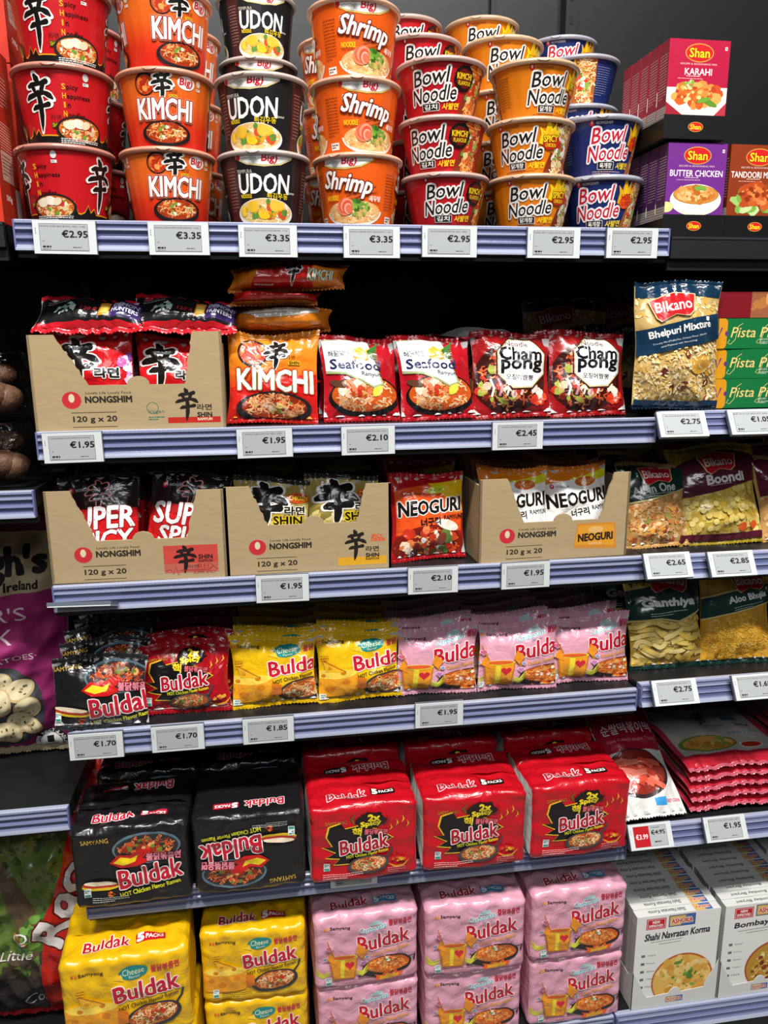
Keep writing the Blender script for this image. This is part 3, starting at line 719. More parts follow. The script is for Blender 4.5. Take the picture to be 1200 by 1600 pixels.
def art_champong(A):
    A.ell(-4, -8, 66, 58, '#3c1410'); A.noodles(-8, -10, 58, 52, ['#d86438', '#e88450', '#c84c28', '#f0a878', '#b83c20'], 120, 2.6, curl=5, ln=22)
    A.blobs(-20, -20, 42, 32, ['#6c1c14', '#f0d0b8', '#c03420', '#a8b048', '#3c241c', '#e8b490'], 46, 4, 9)
    for k in range(5): A.line([(-40+k*13,-8),(-34+k*13,-24),(-38+k*13,-38)], 4, ['#f0d8d0', '#c8808c'][k % 2])
    A.blobs(46, -38, 14, 14, ['#f0e0d0', '#e84c28', '#d83820'], 14, 5, 9)
    for r, c in ((50, '#4c2018'), (47, '#d8c898'), (44.5, '#f0f0ee')):
        A.fan([(16+r*math.cos(math.radians(22.5+45*k)), 17+r*math.sin(math.radians(22.5+45*k))) for k in range(8)], (16, 17), c)
    A.text('Noodle', 8, 50, 40, 10, '#5c2c1c', bold=.01); A.text('Cham', 14, 33, 76, 21, '#141212', bold=.03); A.text('pong', 16, 11, 74, 21, '#141212', bold=.03)
    A.text('\uc624\uc9d5\uc5b4\uc9ec\ubf55', 12, -8, 50, 10, '#2c1c18', bold=.02, rot=-5)
def logo_snack(A, cx, cy, w, rot=0):
    for k, c in ((1.0, '#e8c890'), (.94, '#c01c24')):
        q = math.radians(rot); p = [(-.5*k,.32*k),(0,.45*k),(.5*k,.32*k),(.42*k,-.2*k),(.3*k,-.34*k),(0,-.24*k),(-.3*k,-.42*k),(-.4*k,-.3*k)]
        A.fan([(cx+w*(x*math.cos(q)-y*.62*math.sin(q)), cy+w*(x*math.sin(q)+y*.62*math.cos(q))) for x, y in p], (cx, cy), c)
    A.text('BIkano', cx, cy+w*.03, w*.76, w*.20, '#f4e8e0', bold=.015, rot=rot)
def art_bhelpuri(A):
    A.blobs(0, -45, 76, 52, PUF, 420, 2.6, 5.0, rect=True, asp=(.28, .42), nn=8); A.blobs(0, 65, 76, 20, PUF+['#d8a048'], 60, 3, 7, rect=True, asp=(.4, .6))
    A.blobs(0, -45, 66, 44, ['#7c3424', '#8c4430', '#d89c34', '#e8ac40', '#6c2c20'], 12, 5, 9, rect=True, asp=(.7, .9)); A.ell(34, -30, 18, 15, '#dca23c', 20)
    A.blobs(0, -45, 70, 48, ['#f7ecc8', '#f2dca0', '#ecc878'], 190, 2.6, 5, rect=True, asp=(.3, .45))
    A.rect(-80, 80, 80, 110, '#123049'); A.poly([(-80,24),(80,56),(80,14),(-80,-20)], '#16344e'); A.rect(-80, -110, 80, -90, '#16344e')
    logo_snack(A, -14, 62, 82, 6); A.text('Bhelpuri Mixture', -2, 26, 112, 15, '#f4f2ee', bold=.03, rot=11)
    A.text('Crunchy Mix of Puffed Rice, Chickpea Flour Noodles', -4, 11, 96, 3.6, '#dce0e0', rot=11); A.text('and Peanuts with Seasoning', -6, 4, 64, 3.6, '#dce0e0', rot=11); A.rect(44, 42, 50, 48, '#e0e4e0')
def art_all_in_one(band):
    def f(A):
        A.blobs(0, -30, 66, 46, ['#d8944c', '#e8b478', '#c8743c', '#f0cc98', '#b85c30', '#dca868'], 130, 3, 7, rect=True, asp=(.4, .8)); A.noodles(0, -28, 60, 44, ['#f0d0a0', '#e8b470', '#d89048'], 90, 2.4)
        A.blobs(10, -36, 46, 34, ['#9c4430', '#e8a040', '#98984c', '#f0d8b0', '#c87840'], 26, 3, 6)
        A.poly([(-70,2),(-20,6),(70,30),(70,90),(-70,90)], '#c8b878'); A.poly([(-70,5),(-20,9),(70,33),(70,90),(-70,90)], band)
        logo_snack(A, 2, 53, 70, 4); A.text('All In One', -6, 29, 84, 15, '#c8ccc8', bold=.03, rot=8); A.lines(-36, 14, 70, 2, 4, '#a8b0a8', 1.3, 8)
    return f
def art_boondi(A):
    A.blobs(0, -32, 82, 52, ['#d8b850', '#e4c868', '#c8a03c'], 60, 6, 8, rect=True, asp=(.9, 1), nn=12)
    for k in range(120):
        x, y = A.rng.uniform(-80, 80), A.rng.uniform(-80, 14); A.ell(x, y, 6.2, 5.8, '#c4a040', 0, 12, .04); A.ell(x-.3, y+.4, 5.6, 5.2, A.rng.choice(['#e4cc70', '#dcc060', '#ecd884']), 0, 12, .04)
    A.poly([(-90,-8),(0,4),(90,26),(90,100),(-90,100)], '#521827'); A.rect(-90, -100, 90, -74, '#521827'); A.poly([(-90,50),(-60,66),(20,80),(90,74),(90,110),(-90,110)], '#a89028')
    logo_snack(A, 4, 55, 76, 2); A.text('Boondi', 12, 27, 78, 17, '#dcd8d4', bold=.04, rot=4); A.lines(-22, 13, 76, 1, 4, '#c8a0a8', 1.4, 4)
    A.ell(40, -64, 8, 8, '#e85c1c'); A.ell(64, -62, 8, 8, '#e85c1c')
def art_ganthiya(A):
    A.rect(-80, -95, 80, 90, '#b48c38')
    for k in range(70):
        x, y, t = A.rng.uniform(-70, 70), A.rng.uniform(-84, 8), A.rng.uniform(-.6, .6); L = A.rng.uniform(24, 48); b = A.rng.uniform(-9, 9)
        pts = [(x+(i/8-.5)*L*math.cos(t)-b*math.sin(PI*i/8)*math.sin(t), y+(i/8-.5)*L*math.sin(t)+b*math.sin(PI*i/8)) for i in range(9)]
        A.line(pts, 10, '#b08c38', .05); A.line(pts, 8.2, A.rng.choice(['#dcbc60', '#e4ca74', '#d4b050', '#ead488']), .05)
    A.poly([(-80,-4),(-20,0),(20,-8),(70,12),(80,70),(-80,64)], '#c8b070'); A.poly([(-80,0),(-20,3),(20,-4),(70,16),(80,66),(-80,60)], '#14352f'); A.blobs(-56, 74, 26, 12, ['#d8b858', '#c8a448'], 20, 4, 8); A.rect(-20, 62, 80, 92, '#14352f')
    logo_snack(A, 8, 68, 86, -8); A.text('Ganthiya', 4, 29, 106, 19, '#d8d8d4', bold=.05, rot=2); A.lines(-38, 10, 78, 2, 4, '#a8b4b0', 1.5, 3)
def art_aloo(A):
    A.rect(-80, -95, 80, 95, '#c8942c'); A.noodles(0, -45, 76, 52, ['#e8b43c', '#d8a02c', '#f0c858', '#c88c20'], 330, 1.7, curl=4, ln=16); A.noodles(-20, 62, 60, 26, ['#d8a43c', '#c89430', '#e0b450'], 80, 1.7)
    A.poly([(-80,-12),(80,24),(80,68),(-80,32)], '#d0bc74'); A.poly([(-80,-9),(80,27),(80,65),(-80,29)], '#14352f')
    logo_snack(A, 22, 64, 78, 6); A.text('Aloo Bhujia', 18, 33, 88, 16, '#d8d8d4', bold=.04, rot=11); A.lines(-16, 12, 70, 2, 4, '#a8b4b0', 1.3, 11); A.rect(60, 50, 65, 55, '#d8dcd8'); A.rect(-80, -95, 80, -86, '#14352f')
def art_shin_pouch(A):
    A.ell(0, -70, 60, 14, '#201810'); han(A, -22, 18, 62, 74, ow=2.2); A.text('\ub77c\uba74', 22, 4, 36, 15, '#161210', '#f4f0ec', 1.6, .05)
    A.blobs(52, 12, 9, 22, ['#c868b0', '#e8d0e8', '#7848a0'], 16, 4, 8); A.poly([(-64,-60),(-30,-48),(10,-52),(64,-46),(64,-70),(-64,-70)], '#d8a020')
    A.text('SHIN', 26, -42, 30, 8, '#e8d020', bold=.04)
def art_shin_side(A):
    A.rect(-90, -40, 90, 40, '#1c1a1c'); A.rect(-90, -40, 90, -24, '#c81c28'); A.text('120 g', 0, -6, 24, 9, '#d03038', bold=.02); A.blobs(-38, -2, 18, 10, ['#8cb8a8', '#c8dcd4'], 26, 1.5, 4)
    A.rect(16, -18, 32, 10, '#e88c28'); A.rect(18, -14, 30, 4, '#f0d060'); A.rect(34, -20, 78, 28, '#3c2860'); A.blobs(56, 2, 20, 16, ['#5c4890', '#8868b0', '#28204c'], 18, 4, 8)
    A.text('DEMON', 55, 6, 36, 10, '#e0e4f0', bold=.02); A.text('HUNTERS', 55, -7, 38, 9, '#e0e4f0', bold=.02); A.lines(-70, 18, 60, 2, 6, '#a8a8a8', 2)
def art_kim_fold(k):
    def f(A):
        if k == 0: A.poly([(-60,-30),(-42,30),(36,30),(44,-30)], '#c01c18'); A.poly([(-90,-2),(-60,30),(-90,30)], '#d8781c'); A.ell(-18, 4, 10, 9, '#d84038'); A.ell(-18, 5, 7, 6, '#8c1814'); han(A, 10, 3, 24, 30, ow=1.0); A.text('KIMCHI', 54, -3, 40, 15, '#f6f4ee', '#5c7c20', .8, .02); A.lines(-50, -14, 30, 2, 4, '#d8d0c8', 1.4)
        if k == 1: A.rect(-90, -30, 90, -6, '#d87a18'); A.ell(10, 20, 50, 12, '#181412')
        if k == 2: A.poly([(-70,14),(-40,0),(20,2),(60,8),(60,24),(-70,28)], '#d0ccc4'); A.lines(-58, 18, 110, 4, 4, '#8c8880', 1.2); A.poly([(-90,-30),(90,-30),(90,-8),(30,-16),(-30,-10),(-90,-2)], '#c8661a')
        if k == 3: A.poly([(-90,30),(-30,4),(40,8),(90,30)], '#1c1614'); A.blobs(6, 14, 34, 6, ['#8c5c30', '#5c3820', '#a8703c'], 16, 2, 5); A.rect(50, -30, 66, 30, '#d8741c')
    return f
def art_super(A):
    A.poly([(-70,18),(-30,26),(20,22),(70,26),(70,-70),(-70,-70)], '#a81418'); A.poly([(-70,2),(-30,10),(20,4),(70,10),(70,-70),(-70,-70)], '#d01c20')
    maker_mark(A, -42, 56, 1.3, '#c82430', '#d8d4d0'); han(A, 2, 45, 36, 40, '#161214', '#e89090', 1.4)
    A.text('SUPER', 2, 11, 112, 34, '#f2f0ee', '#8c1014', 1.0, .03, shear=.05); A.text('SPICY', 6, -24, 96, 28, '#f2f0ee', '#8c1014', 1.0, .03, shear=.05)
    A.blobs(0, -22, 58, 34, ['#b01418', '#8c1014', '#c8181c'], 36, .5, 1.4, rect=True)
def art_gold(A):
    A.blobs(0, 10, 64, 50, ['#c8b464', '#a89448', '#dccc88', '#8c7c38'], 40, 8, 20, asp=(.2, .5)); han(A, -12, 26, 72, 66, ow=2.2)
    A.ell(44, 42, 20, 9, '#d8501c'); A.text('CHICKEN', 44, 42, 30, 8, '#f4d030', '#a82c14', .8, .03)
    A.text('\ub77c\uba74', 38, 20, 34, 15, '#161210', '#f0ead8', 1.4, .03); A.text('SHIN', 26, 3, 50, 14, '#161410', '#e8c81c', 1.8, .03)
def art_neoguri(white):
    def f(A):
        if white:
            A.poly([(-70,40),(-10,52),(70,64),(70,-80),(-70,-80)], '#f0f0ee'); A.poly([(-10,54),(70,66),(70,50),(30,46)], '#d8d420'); A.ell(20, 47, 20, 9, '#d8641c'); A.text('Seafood', 20, 49, 26, 5, '#f4d880'); A.text('& Mild', 20, 44, 18, 4, '#f4d880')
        else:
            A.poly([(-60,46),(0,58),(62,52),(62,-30),(-60,-30)], '#e8541c'); A.poly([(0,60),(70,62),(70,20),(36,30)], '#f0c41c'); A.poly([(34,28),(70,24),(70,0),(30,6)], '#e88420'); A.ell(14, 48, 18, 7, '#d8d828', 8); A.text('Spicy', 14, 48, 20, 5, '#5c6c10')
            A.ell(0, -50, 66, 34, '#7c1c10'); A.noodles(0, -50, 60, 30, RICH, 60, 2.4); A.blobs(-4, -46, 56, 26, ['#f0d8c0', '#c8341c', '#3c2420', '#e88048', '#5c7c34', '#f4ece0', '#d84828'], 46, 4, 10)
            A.ell(34, -18, 22, 9, '#f4e4d4', -20); A.ell(22, -42, 8, 12, '#7c3c28', -30)
        maker_mark(A, -44, 40, 1.1, '#c82430', '#4c3c34')
        A.text('NEOGURI', 2, 17, 114, 24, '#161210', '#f4f0ea', 1.8, .035, shear=.08, rot=3)
        A.text('\ub108\uad6c\ub9ac', 2, -10, 36, 14, '#161210', '#f4f0ea' if white else None, 1.2, .04, rot=2); A.text('RAMYUN', 44, -4, 34, 8, '#2c2018', bold=.02, rot=2)
    return f

def word_mark(A, cx, cy, w, h, rot=7, red='#c01830', out='#f6ece8', ow=1.7, out2=None):
    A.text('Buldak', cx, cy, w, h, red, out, ow, .024, shear=.06, rot=rot, out2=out2, ow2=ow+1.2)
KOR = '\ubd88\ub2ed\ubcf6\uc74c\uba74'
def eco(A, x, y): A.rect(x-6, y-9, x+6, y+9, '#e4ece8'); A.rect(x-5, y-8, x+5, y-3, '#3c9080'); A.lines(x-4.5, y+5, 9, 2, 4, '#3c8478', 2)
def art_hot_yellow(A):
    A.rect(-86, 52, -82, 58, '#d86420'); A.rect(-80, 52, -76, 58, '#e87424'); A.text('Samyang', -54, 55, 40, 8, '#3c2c1c', bold=.02)
    A.ell(14, 48, 24, 14, '#1c8c88', 8, wob=.05); A.text('Cheese', 14, 50, 36, 12, '#f4f0c8', rot=8, shear=.15); A.text('Flavour', 16, 40, 18, 5, '#e8e8c0', rot=8); A.poly([(-20,38),(-6,46),(-2,32)], '#f4c838')
    A.text(KOR, 66, 50, 46, 14, '#d02c44', None, 1, .03, rot=2); word_mark(A, 34, 14, 108, 32); A.text('HOT Chicken Flavour Ramen', 36, -12, 100, 8, '#2c2010', bold=.015, rot=9)
    A.pan(42, -42, 48, 25, 8, '#343236', '#a8581c', RICH+PALE, ['#c82c1c', '#6c8c2c', '#f0e0b8', '#d85c30'], 80)
    ox, oy, sc = A.ox, A.oy, A.sc.copy() if hasattr(A.sc, 'copy') else A.sc; A.place(ox-4*float(np.ravel(sc)[0]), oy+16*float(np.ravel(sc)[-1]), sc*1.22)
    A.ell(-44, -22, 36, 9, '#f0c83c'); A.poly([(-80,-22),(-8,-22),(-10,-56),(-78,-56)], '#e89c20'); A.ell(-44, -56, 34, 6, '#e89c20'); A.ell(-44, -22, 34, 8, '#f4d050')
    for x, y, r in ((-68,-38,5), (-50,-48,7), (-26,-36,6), (-60,-24,4), (-30,-20,4)): A.ell(x, y, r, r*.8, '#d07c18')
    A.poly([(-10,-30),(4,-34),(4,-52),(-10,-54)], '#d8741c'); A.poly([(-60,2),(-26,-18),(-56,-18)], '#f0b428'); A.line([(-60,2),(-26,-18)], 2, '#b87818'); A.ell(-50, -12, 3, 2.4, '#d08c1c'); A.place(ox, oy, sc)
    eco(A, -78, -62); A.lines(-66, -60, 60, 4, 4, '#6c5818', 1.1); A.lines(-80, 26, 14, 3, 5, '#a04c18', 1.6)
def art_hot_pink(A):
    A.rect(-86, 52, -82, 58, '#e89030'); A.rect(-80, 52, -76, 58, '#e8a040'); A.text('Samyang', -54, 55, 40, 8, '#3c2428', bold=.02)
    A.ell(18, 52, 14, 12, '#b8d4d8', a0=0, a1=180); A.text('Carbonara', 12, 46, 56, 11, '#3c98a8', '#f0f4f4', 1, .01, shear=.2, rot=9); A.text('Flavour', 24, 37, 22, 5, '#3c98a8', rot=9)
    A.text(KOR, 68, 54, 46, 14, '#c02840', None, 1, .03, rot=2); word_mark(A, 34, 18, 106, 33); A.text('HOT Chicken Flavour Ramen', 36, -10, 100, 7.5, '#e0a01c', bold=.02, rot=9)
    A.ell(-14+54, -44, 52, 25, '#262224', 6); A.line([(86,-30),(98,-26),(96,-42)], 3.4, '#262224'); A.line([(-6,-58),(-18,-62),(-12,-48)], 3.4, '#262224'); A.flame(44, -74, 60, 20, ['#e05c28', '#e8a82c'])
    A.ell(42, -40, 45, 19, '#c85c1c'); A.noodles(42, -38, 43, 19, ['#e88430', '#f0a050', '#d86c20', '#f4b468'], 80, 2); A.blobs(44, -36, 24, 11, ['#f4e8d0', '#6c9438', '#d84420', '#e8a058'], 18, 2, 4.5)
    ox, oy, sc = A.ox, A.oy, A.sc; A.place(ox+4*float(np.ravel(sc)[0]), oy+14*float(np.ravel(sc)[-1]), sc*1.2)
    for dx in (-30, 26): 
        for k in range(4): A.line([(-44+dx*.7, -54+k*3), (-44+dx*1.2, -58+k*2), (-44+dx*1.7, -50+k*5)], 3.2, ['#c8c83c', '#e0dc50'][k % 2], taper=True)
    A.poly([(-68,-20),(-20,-20),(-25,-62),(-63,-62)], '#c8701c'); A.poly([(-66,-21),(-22,-21),(-27,-60),(-61,-60)], '#e89824'); A.poly([(-50,-21),(-42,-21),(-43,-60),(-49,-60)], '#ecd438'); A.ell(-44, -20, 24, 5, '#d8c430'); A.ell(-44, -19.5, 20, 3.6, '#d85c28'); A.heart(-34, -36, 8, '#c82838'); A.place(ox, oy, sc)
    A.poly([(-18,18),(0,2),(-12,-16),(-24,-2)], '#e89028'); A.poly([(-72,8),(-84,-12),(-66,-22)], '#e89028')
    for x, y, r, c in ((-78,14,6,'#d05890'), (-8,-28,6,'#c878b8'), (-86,-10,4,'#6c9cc8'), (-2,-14,4,'#6c9cc8')): A.heart(x, y, r+1.2, '#f4e0e8'); A.heart(x, y, r, c)
    A.line([(-82,30),(-68,-4)], 2.4, '#b8742c'); eco(A, -80, -62); A.lines(-66, -68, 74, 2, 4, '#8c5058', 1.1)
def art_hot_black(A):
    A.text('SAMYANG', -62, 56, 50, 9, '#c8a048', bold=.01, rot=3)
    A.ell(30, 34, 62, 32, '#5c7480'); A.ell(30, 33, 58, 28, '#2c2c30'); A.noodles(30, 36, 54, 24, ['#b84420', '#d06434', '#9c3418', '#e08048', '#7c2410'], 110, 2.2); A.blobs(30, 38, 40, 16, ['#c84c20', '#6c7c2c', '#e8a868', '#8c2c14'], 28, 3, 6)
    A.poly([(-38,10),(-22,26),(0,22),(18,34),(40,30),(22,14),(36,8),(10,-2),(-20,-2)], '#c81c1c'); A.poly([(-32,10),(-18,20),(0,15),(14,22),(8,8),(-14,3)], '#f0d020'); 
    A.text(KOR, 60, 14, 62, 16, '#e890a0', '#8c1828', 1, .03, rot=-3); word_mark(A, 34, -20, 116, 38, 8, ow=1.9); A.text('HOT Chicken Flavor Ramen', 32, -50, 112, 9, '#e0dc28', bold=.02, rot=9)
    A.ell(-58, -38, 34, 7, '#e0c020', -3); A.ell(-58, -34, 34, 6, '#b83028', -3); A.ell(-58, -30, 30, 5, '#f0dcc0', -3); A.blobs(-40, -56, 6, 6, ['#d83c20', '#e87c28'], 8, 2, 4)
    eco(A, -82, -48); A.lines(-74, -62, 66, 3, 4, '#c8c8c4', 1.2)
def art_hot_red(A):
    A.text('SAMYANG', -56, 46, 42, 7, '#a87c2c', bold=.01)
    for c, k in (('#e8c028', 1.0), ('#161214', .95)):
        A.fan([(-10+(x+10)*k, 2+(y-2)*k) for x, y in [(-86,-6),(-66,-4),(-78,18),(-72,40),(-48,46),(-40,34),(-10,38),(24,26),(58,4),(30,-10),(10,-34),(-30,-46),(-64,-44),(-48,-32),(-80,-28),(-60,-18)]], (-20, 2), c)
    A.ell(12, 46, 30, 17, '#1c1412', 0, wob=.25); A.text('2x', 18, 52, 22, 13, '#e8dc28', '#7c1418', .8, .05); A.text('Spicy', 12, 39, 40, 13, '#e8dc28', '#7c1418', .8, .05, rot=6)
    A.line([(40,34),(48,46),(42,58)], 4, '#a81c1c', taper=True); A.line([(-20,40),(-26,52),(-18,62)], 4, '#3c7424', taper=True)
    A.text('\ud575', -16, 25, 18, 17, '#e8cc28', '#1c1412', 1, .03, rot=-6); A.text('\ubd88\ub2ed\ubcf6\uc74c\uba74', 22, 20, 46, 11, '#e8707c', '#5c1018', 1, .02, rot=-8)
    word_mark(A, -2, -3, 96, 30, 6, red='#b01428', ow=1.7); A.text('HOT Chicken Flavor Ramen', 4, -24, 84, 7, '#e0dc28', bold=.02, rot=6)
    A.pan(6, -48, 42, 20, 4, '#3c4446', '#a8501c', RICH+PALE, VEG, 70)
    for x, y in ((50,26),(62,34),(74,40),(84,28)): A.line([(x,y-6),(x+4,y),(x+1,y+9)], 3, '#e8b828', taper=True)
    A.line([(46,-52),(60,-60),(76,-58),(88,-46)], 4, '#d8a828', taper=True); A.blobs(66, -44, 12, 4, ['#d8501c', '#e8b030'], 10, 2, 5)
    eco(A, -76, -48); A.lines(-84, -64, 80, 3, 4, '#f0c8c4', 1.2); A.lines(44, -62, 36, 3, 4, '#e8a0a0', 1.1)
def brick_art(front, H, word_out, packc, packt, per):
    """front design, plus the name and pack count on the top"""
    def f(A):
        k = H/150.0
        A.place(0, H*.525, .90*k); front(A)
        for y in (H+32, H+118, per-32):
            rot = 180 if y == H+118 else 0
            A.place(-6 if not rot else 6, y, 1, rot); A.text('Buldak', -22, 0, 68, 20, '#c01830', word_out, 1.3, .02, shear=.05, rot=3)
            A.rrect(44, 2, 44, 16, 2, packc, 3)
            A.text('5', 29, 2, 9, 13, packt, bold=.06, rot=3); A.text('PACKS', 50, 2.5, 26, 7.5, packt, bold=.04, rot=3)
        A.place()
    return f
def pouch_art(front, ox, sc, oy=0):
    def f(A): A.place(ox, oy, sc); front(A); A.place()
    return f

def carton_art(kind):
    def f(A):
        dx = -40
        A.ell(dx-46, 46, 14, 13, '#c02c34', 0); A.ell(dx-46, 49, 4.4, 6.5, '#d8c8a8')
        A.text('Lovely Life Lovely Food', dx+8, 56, 66, 5, '#3a3026', bold=.01); A.text('NONGSHIM', dx+8, 46.5, 68, 9.5, '#2c2620', bold=.05)
        A.line([(dx-48, 27), (dx+18, 27)], 1, '#3a3026'); A.text('120 g x 20', dx-14, 16, 64, 11, '#2c2620', bold=.03); A.line([(dx-48, 5), (dx+18, 5)], 1, '#3a3026')
        if kind == 'red':
            A.ell(52-20, 32, 9, 9, '#2c6c58'); A.ell(32, 32, 8, 8, '#ab9571'); A.text('Vegan', 37, 26, 24, 7, '#2c6c58', shear=.2); A.lines(25, 17, 24, 2, 3.5, '#2c6c58', 1.6)
            A.rect(54, 8, 134, 17, '#b8281c'); han(A, 84, 36, 32, 46, '#221c18', None); A.text('\ub77c\uba74', 110, 32, 22, 9, '#221c18', bold=.02); A.text('SHIN', 110, 20.5, 22, 7, '#221c18', bold=.04); A.text('RAMYUN', 110, 13.5, 22, 4, '#e8d8b8', bold=.03)
        if kind == 'super':
            A.rect(38, 10, 124, 56, '#b86050'); A.rect(38, 26, 124, 56, '#c4463c'); han(A, 72, 32, 34, 42, '#221814', None); A.text('SHIN', 104, 36, 22, 7, '#221814', bold=.04); A.text('RAMYUN', 104, 29, 22, 5, '#221814', bold=.03); A.text('RED', 104, 20, 24, 8, '#a82420'); A.text('\ub77c\uba74', 84, 20, 16, 6, '#221814')
            A.line([(40,14),(48,16),(52,8),(56,22),(60,6),(64,14),(110,14),(116,20),(122,14)], 1.2, '#a82420'); A.text('SUPER SPICY', 102, 10, 36, 4, '#a82420')
        if kind == 'gold':
            A.rect(46, 8, 128, 22, '#d8a024'); han(A, 76, 42, 34, 48, '#221c18', None); A.text('SPICY', 112, 57, 18, 5, '#d8501c', bold=.05); A.text('CHICKEN', 114, 51, 24, 6, '#d8501c', bold=.05)
            A.text('\ub77c\uba74', 104, 35, 22, 9, '#221c18', bold=.02); A.text('SHIN', 104, 24, 22, 7, '#221c18', bold=.04); A.text('RAMYUN', 104, 17.5, 22, 4, '#221c18', bold=.03)
        if kind == 'orange':
            A.poly([(36,18),(116,14),(112,62),(42,62)], '#c88430'); A.poly([(38,24),(112,20),(110,58),(44,58)], '#d8942c'); A.ell(76, 50, 14, 6, '#dcae68'); A.text('NEOGURI', 76, 37, 64, 13, '#2a1c14', bold=.05, rot=2); A.text('RAMYUN', 76, 25, 24, 5, '#e8c890')
    return f

def art_meal(title, dish):
    def f(A):
        A.rect(-70, 76, -28, 101, '#c81c2c'); A.rect(-68, 78, -30, 99, '#e8dcd8'); A.rect(-67, 79, -31, 98, '#c81c2c'); A.text('NEW', -49, 92.5, 16, 6, '#f4ece8', bold=.04); A.text('IMPROVED', -49, 84, 30, 6, '#f4ece8', bold=.03)
        A.rect(-22, 77, 36, 104, '#28447c'); A.poly([(-20,79),(34,79),(34,102),(-20,102)], '#d8b060'); A.poly([(4,79),(34,79),(34,102),(16,102)], '#3c6cb0'); A.text('ASHOKA', 7, 90, 46, 11, '#c8382c', '#f4ead0', 1.2, .04)
        title(A); A.lines(-58, 44, 116, 1, 4, '#7c7c7c', 1.6, 2); A.lines(-40, 38, 80, 1, 4, '#7c7c7c', 1.6, 2); dish(A)
        for k, t in enumerate(('Artificial', 'Ready', 'Gluten', 'Vegan', 'Mild')): A.text(t, -54, 14-k*19, 18, 4, '#5c5c60'); A.rect(-76, 11-k*19, -68, 17-k*19, '#6c6c70')
    return f
def dish_korma(A):
    A.ell(18, -54, 68, 64, '#b8602c', n=60); A.ell(18, -55, 64.5, 60.5, '#e0b458', n=60); A.blobs(18, -50, 56, 50, ['#e8c474', '#d8a444', '#ecd088', '#cc9438'], 46, 6, 14); A.blobs(18, -50, 50, 46, ['#5c8c34', '#7ca444', '#d88c3c'], 26, 2, 4); A.blobs(36, -40, 14, 12, ['#4c7c2c', '#6c9c3c'], 10, 4, 7); A.ell(6, -12, 9, 4, '#5c8838', 5)
def dish_biryani(A):
    A.ell(40, -50, 74, 64, '#a8502c', n=60); A.ell(40, -51, 70, 60, '#b88c34', n=60); A.noodles(40, -51, 66, 56, ['#e0c860', '#d0ac3c', '#ecdc90', '#c09430'], 230, 2, curl=1.2, ln=9); A.blobs(36, -48, 54, 46, ['#8c3c20', '#6c9034', '#c86c34', '#e8d890', '#7c2c1c'], 44, 3, 7); A.line([(20,-50),(40,-58),(60,-48)], 6, '#6c2418', taper=True)
def art_meal_tray(A): pass
# ------------------------------------------------------------------ the setting
ZS = {1: 0.0, 2: -0.304, 3: -0.549, 4: -0.8035, 5: -1.118, 6: -1.530}
ZR = {1: -0.012, 2: -0.294, 3: -0.550, 4: -0.793, 5: -1.094, 6: -1.527}
ZL = {1: -0.004, 3: -0.3935, 5: -0.938, 6: -1.50}
FLOOR = -1.72
m = MB(); m.quad((-3, -4, FLOOR), (4, -4, FLOOR), (4, .6, FLOOR), (-3, .6, FLOOR), '#77736e'); o = m.obj('floor', 'floor', smooth=False); struct(o)
for nm, x0, x1 in (('wall_back', -0.008, 1.0), ('wall_left', -1.2, -0.014), ('wall_right', 1.006, 2.2)):
    m = MB(); m.box((x0, .502, FLOOR), (x1, .52, 0.62), '#121314'); struct(m.obj(nm, 'panel', smooth=False))
for k, x in enumerate((-0.011, 1.003)):
    m = MB(); m.box((x-.012, .47, FLOOR), (x+.012, .5, .62), '#0e0f10')
    for j in range(50): m.box((x-.004, .4692, -1.6+j*.043), (x+.004, .47, -1.585+j*.043), '#000000')
    struct(m.obj('trim_%d' % (k+1), 'metal', smooth=False))
m = MB(); m.box((.836, .488, -.02), (.846, .502, .62), '#0b0b0c'); struct(m.obj('trim_3', 'metal', smooth=False))

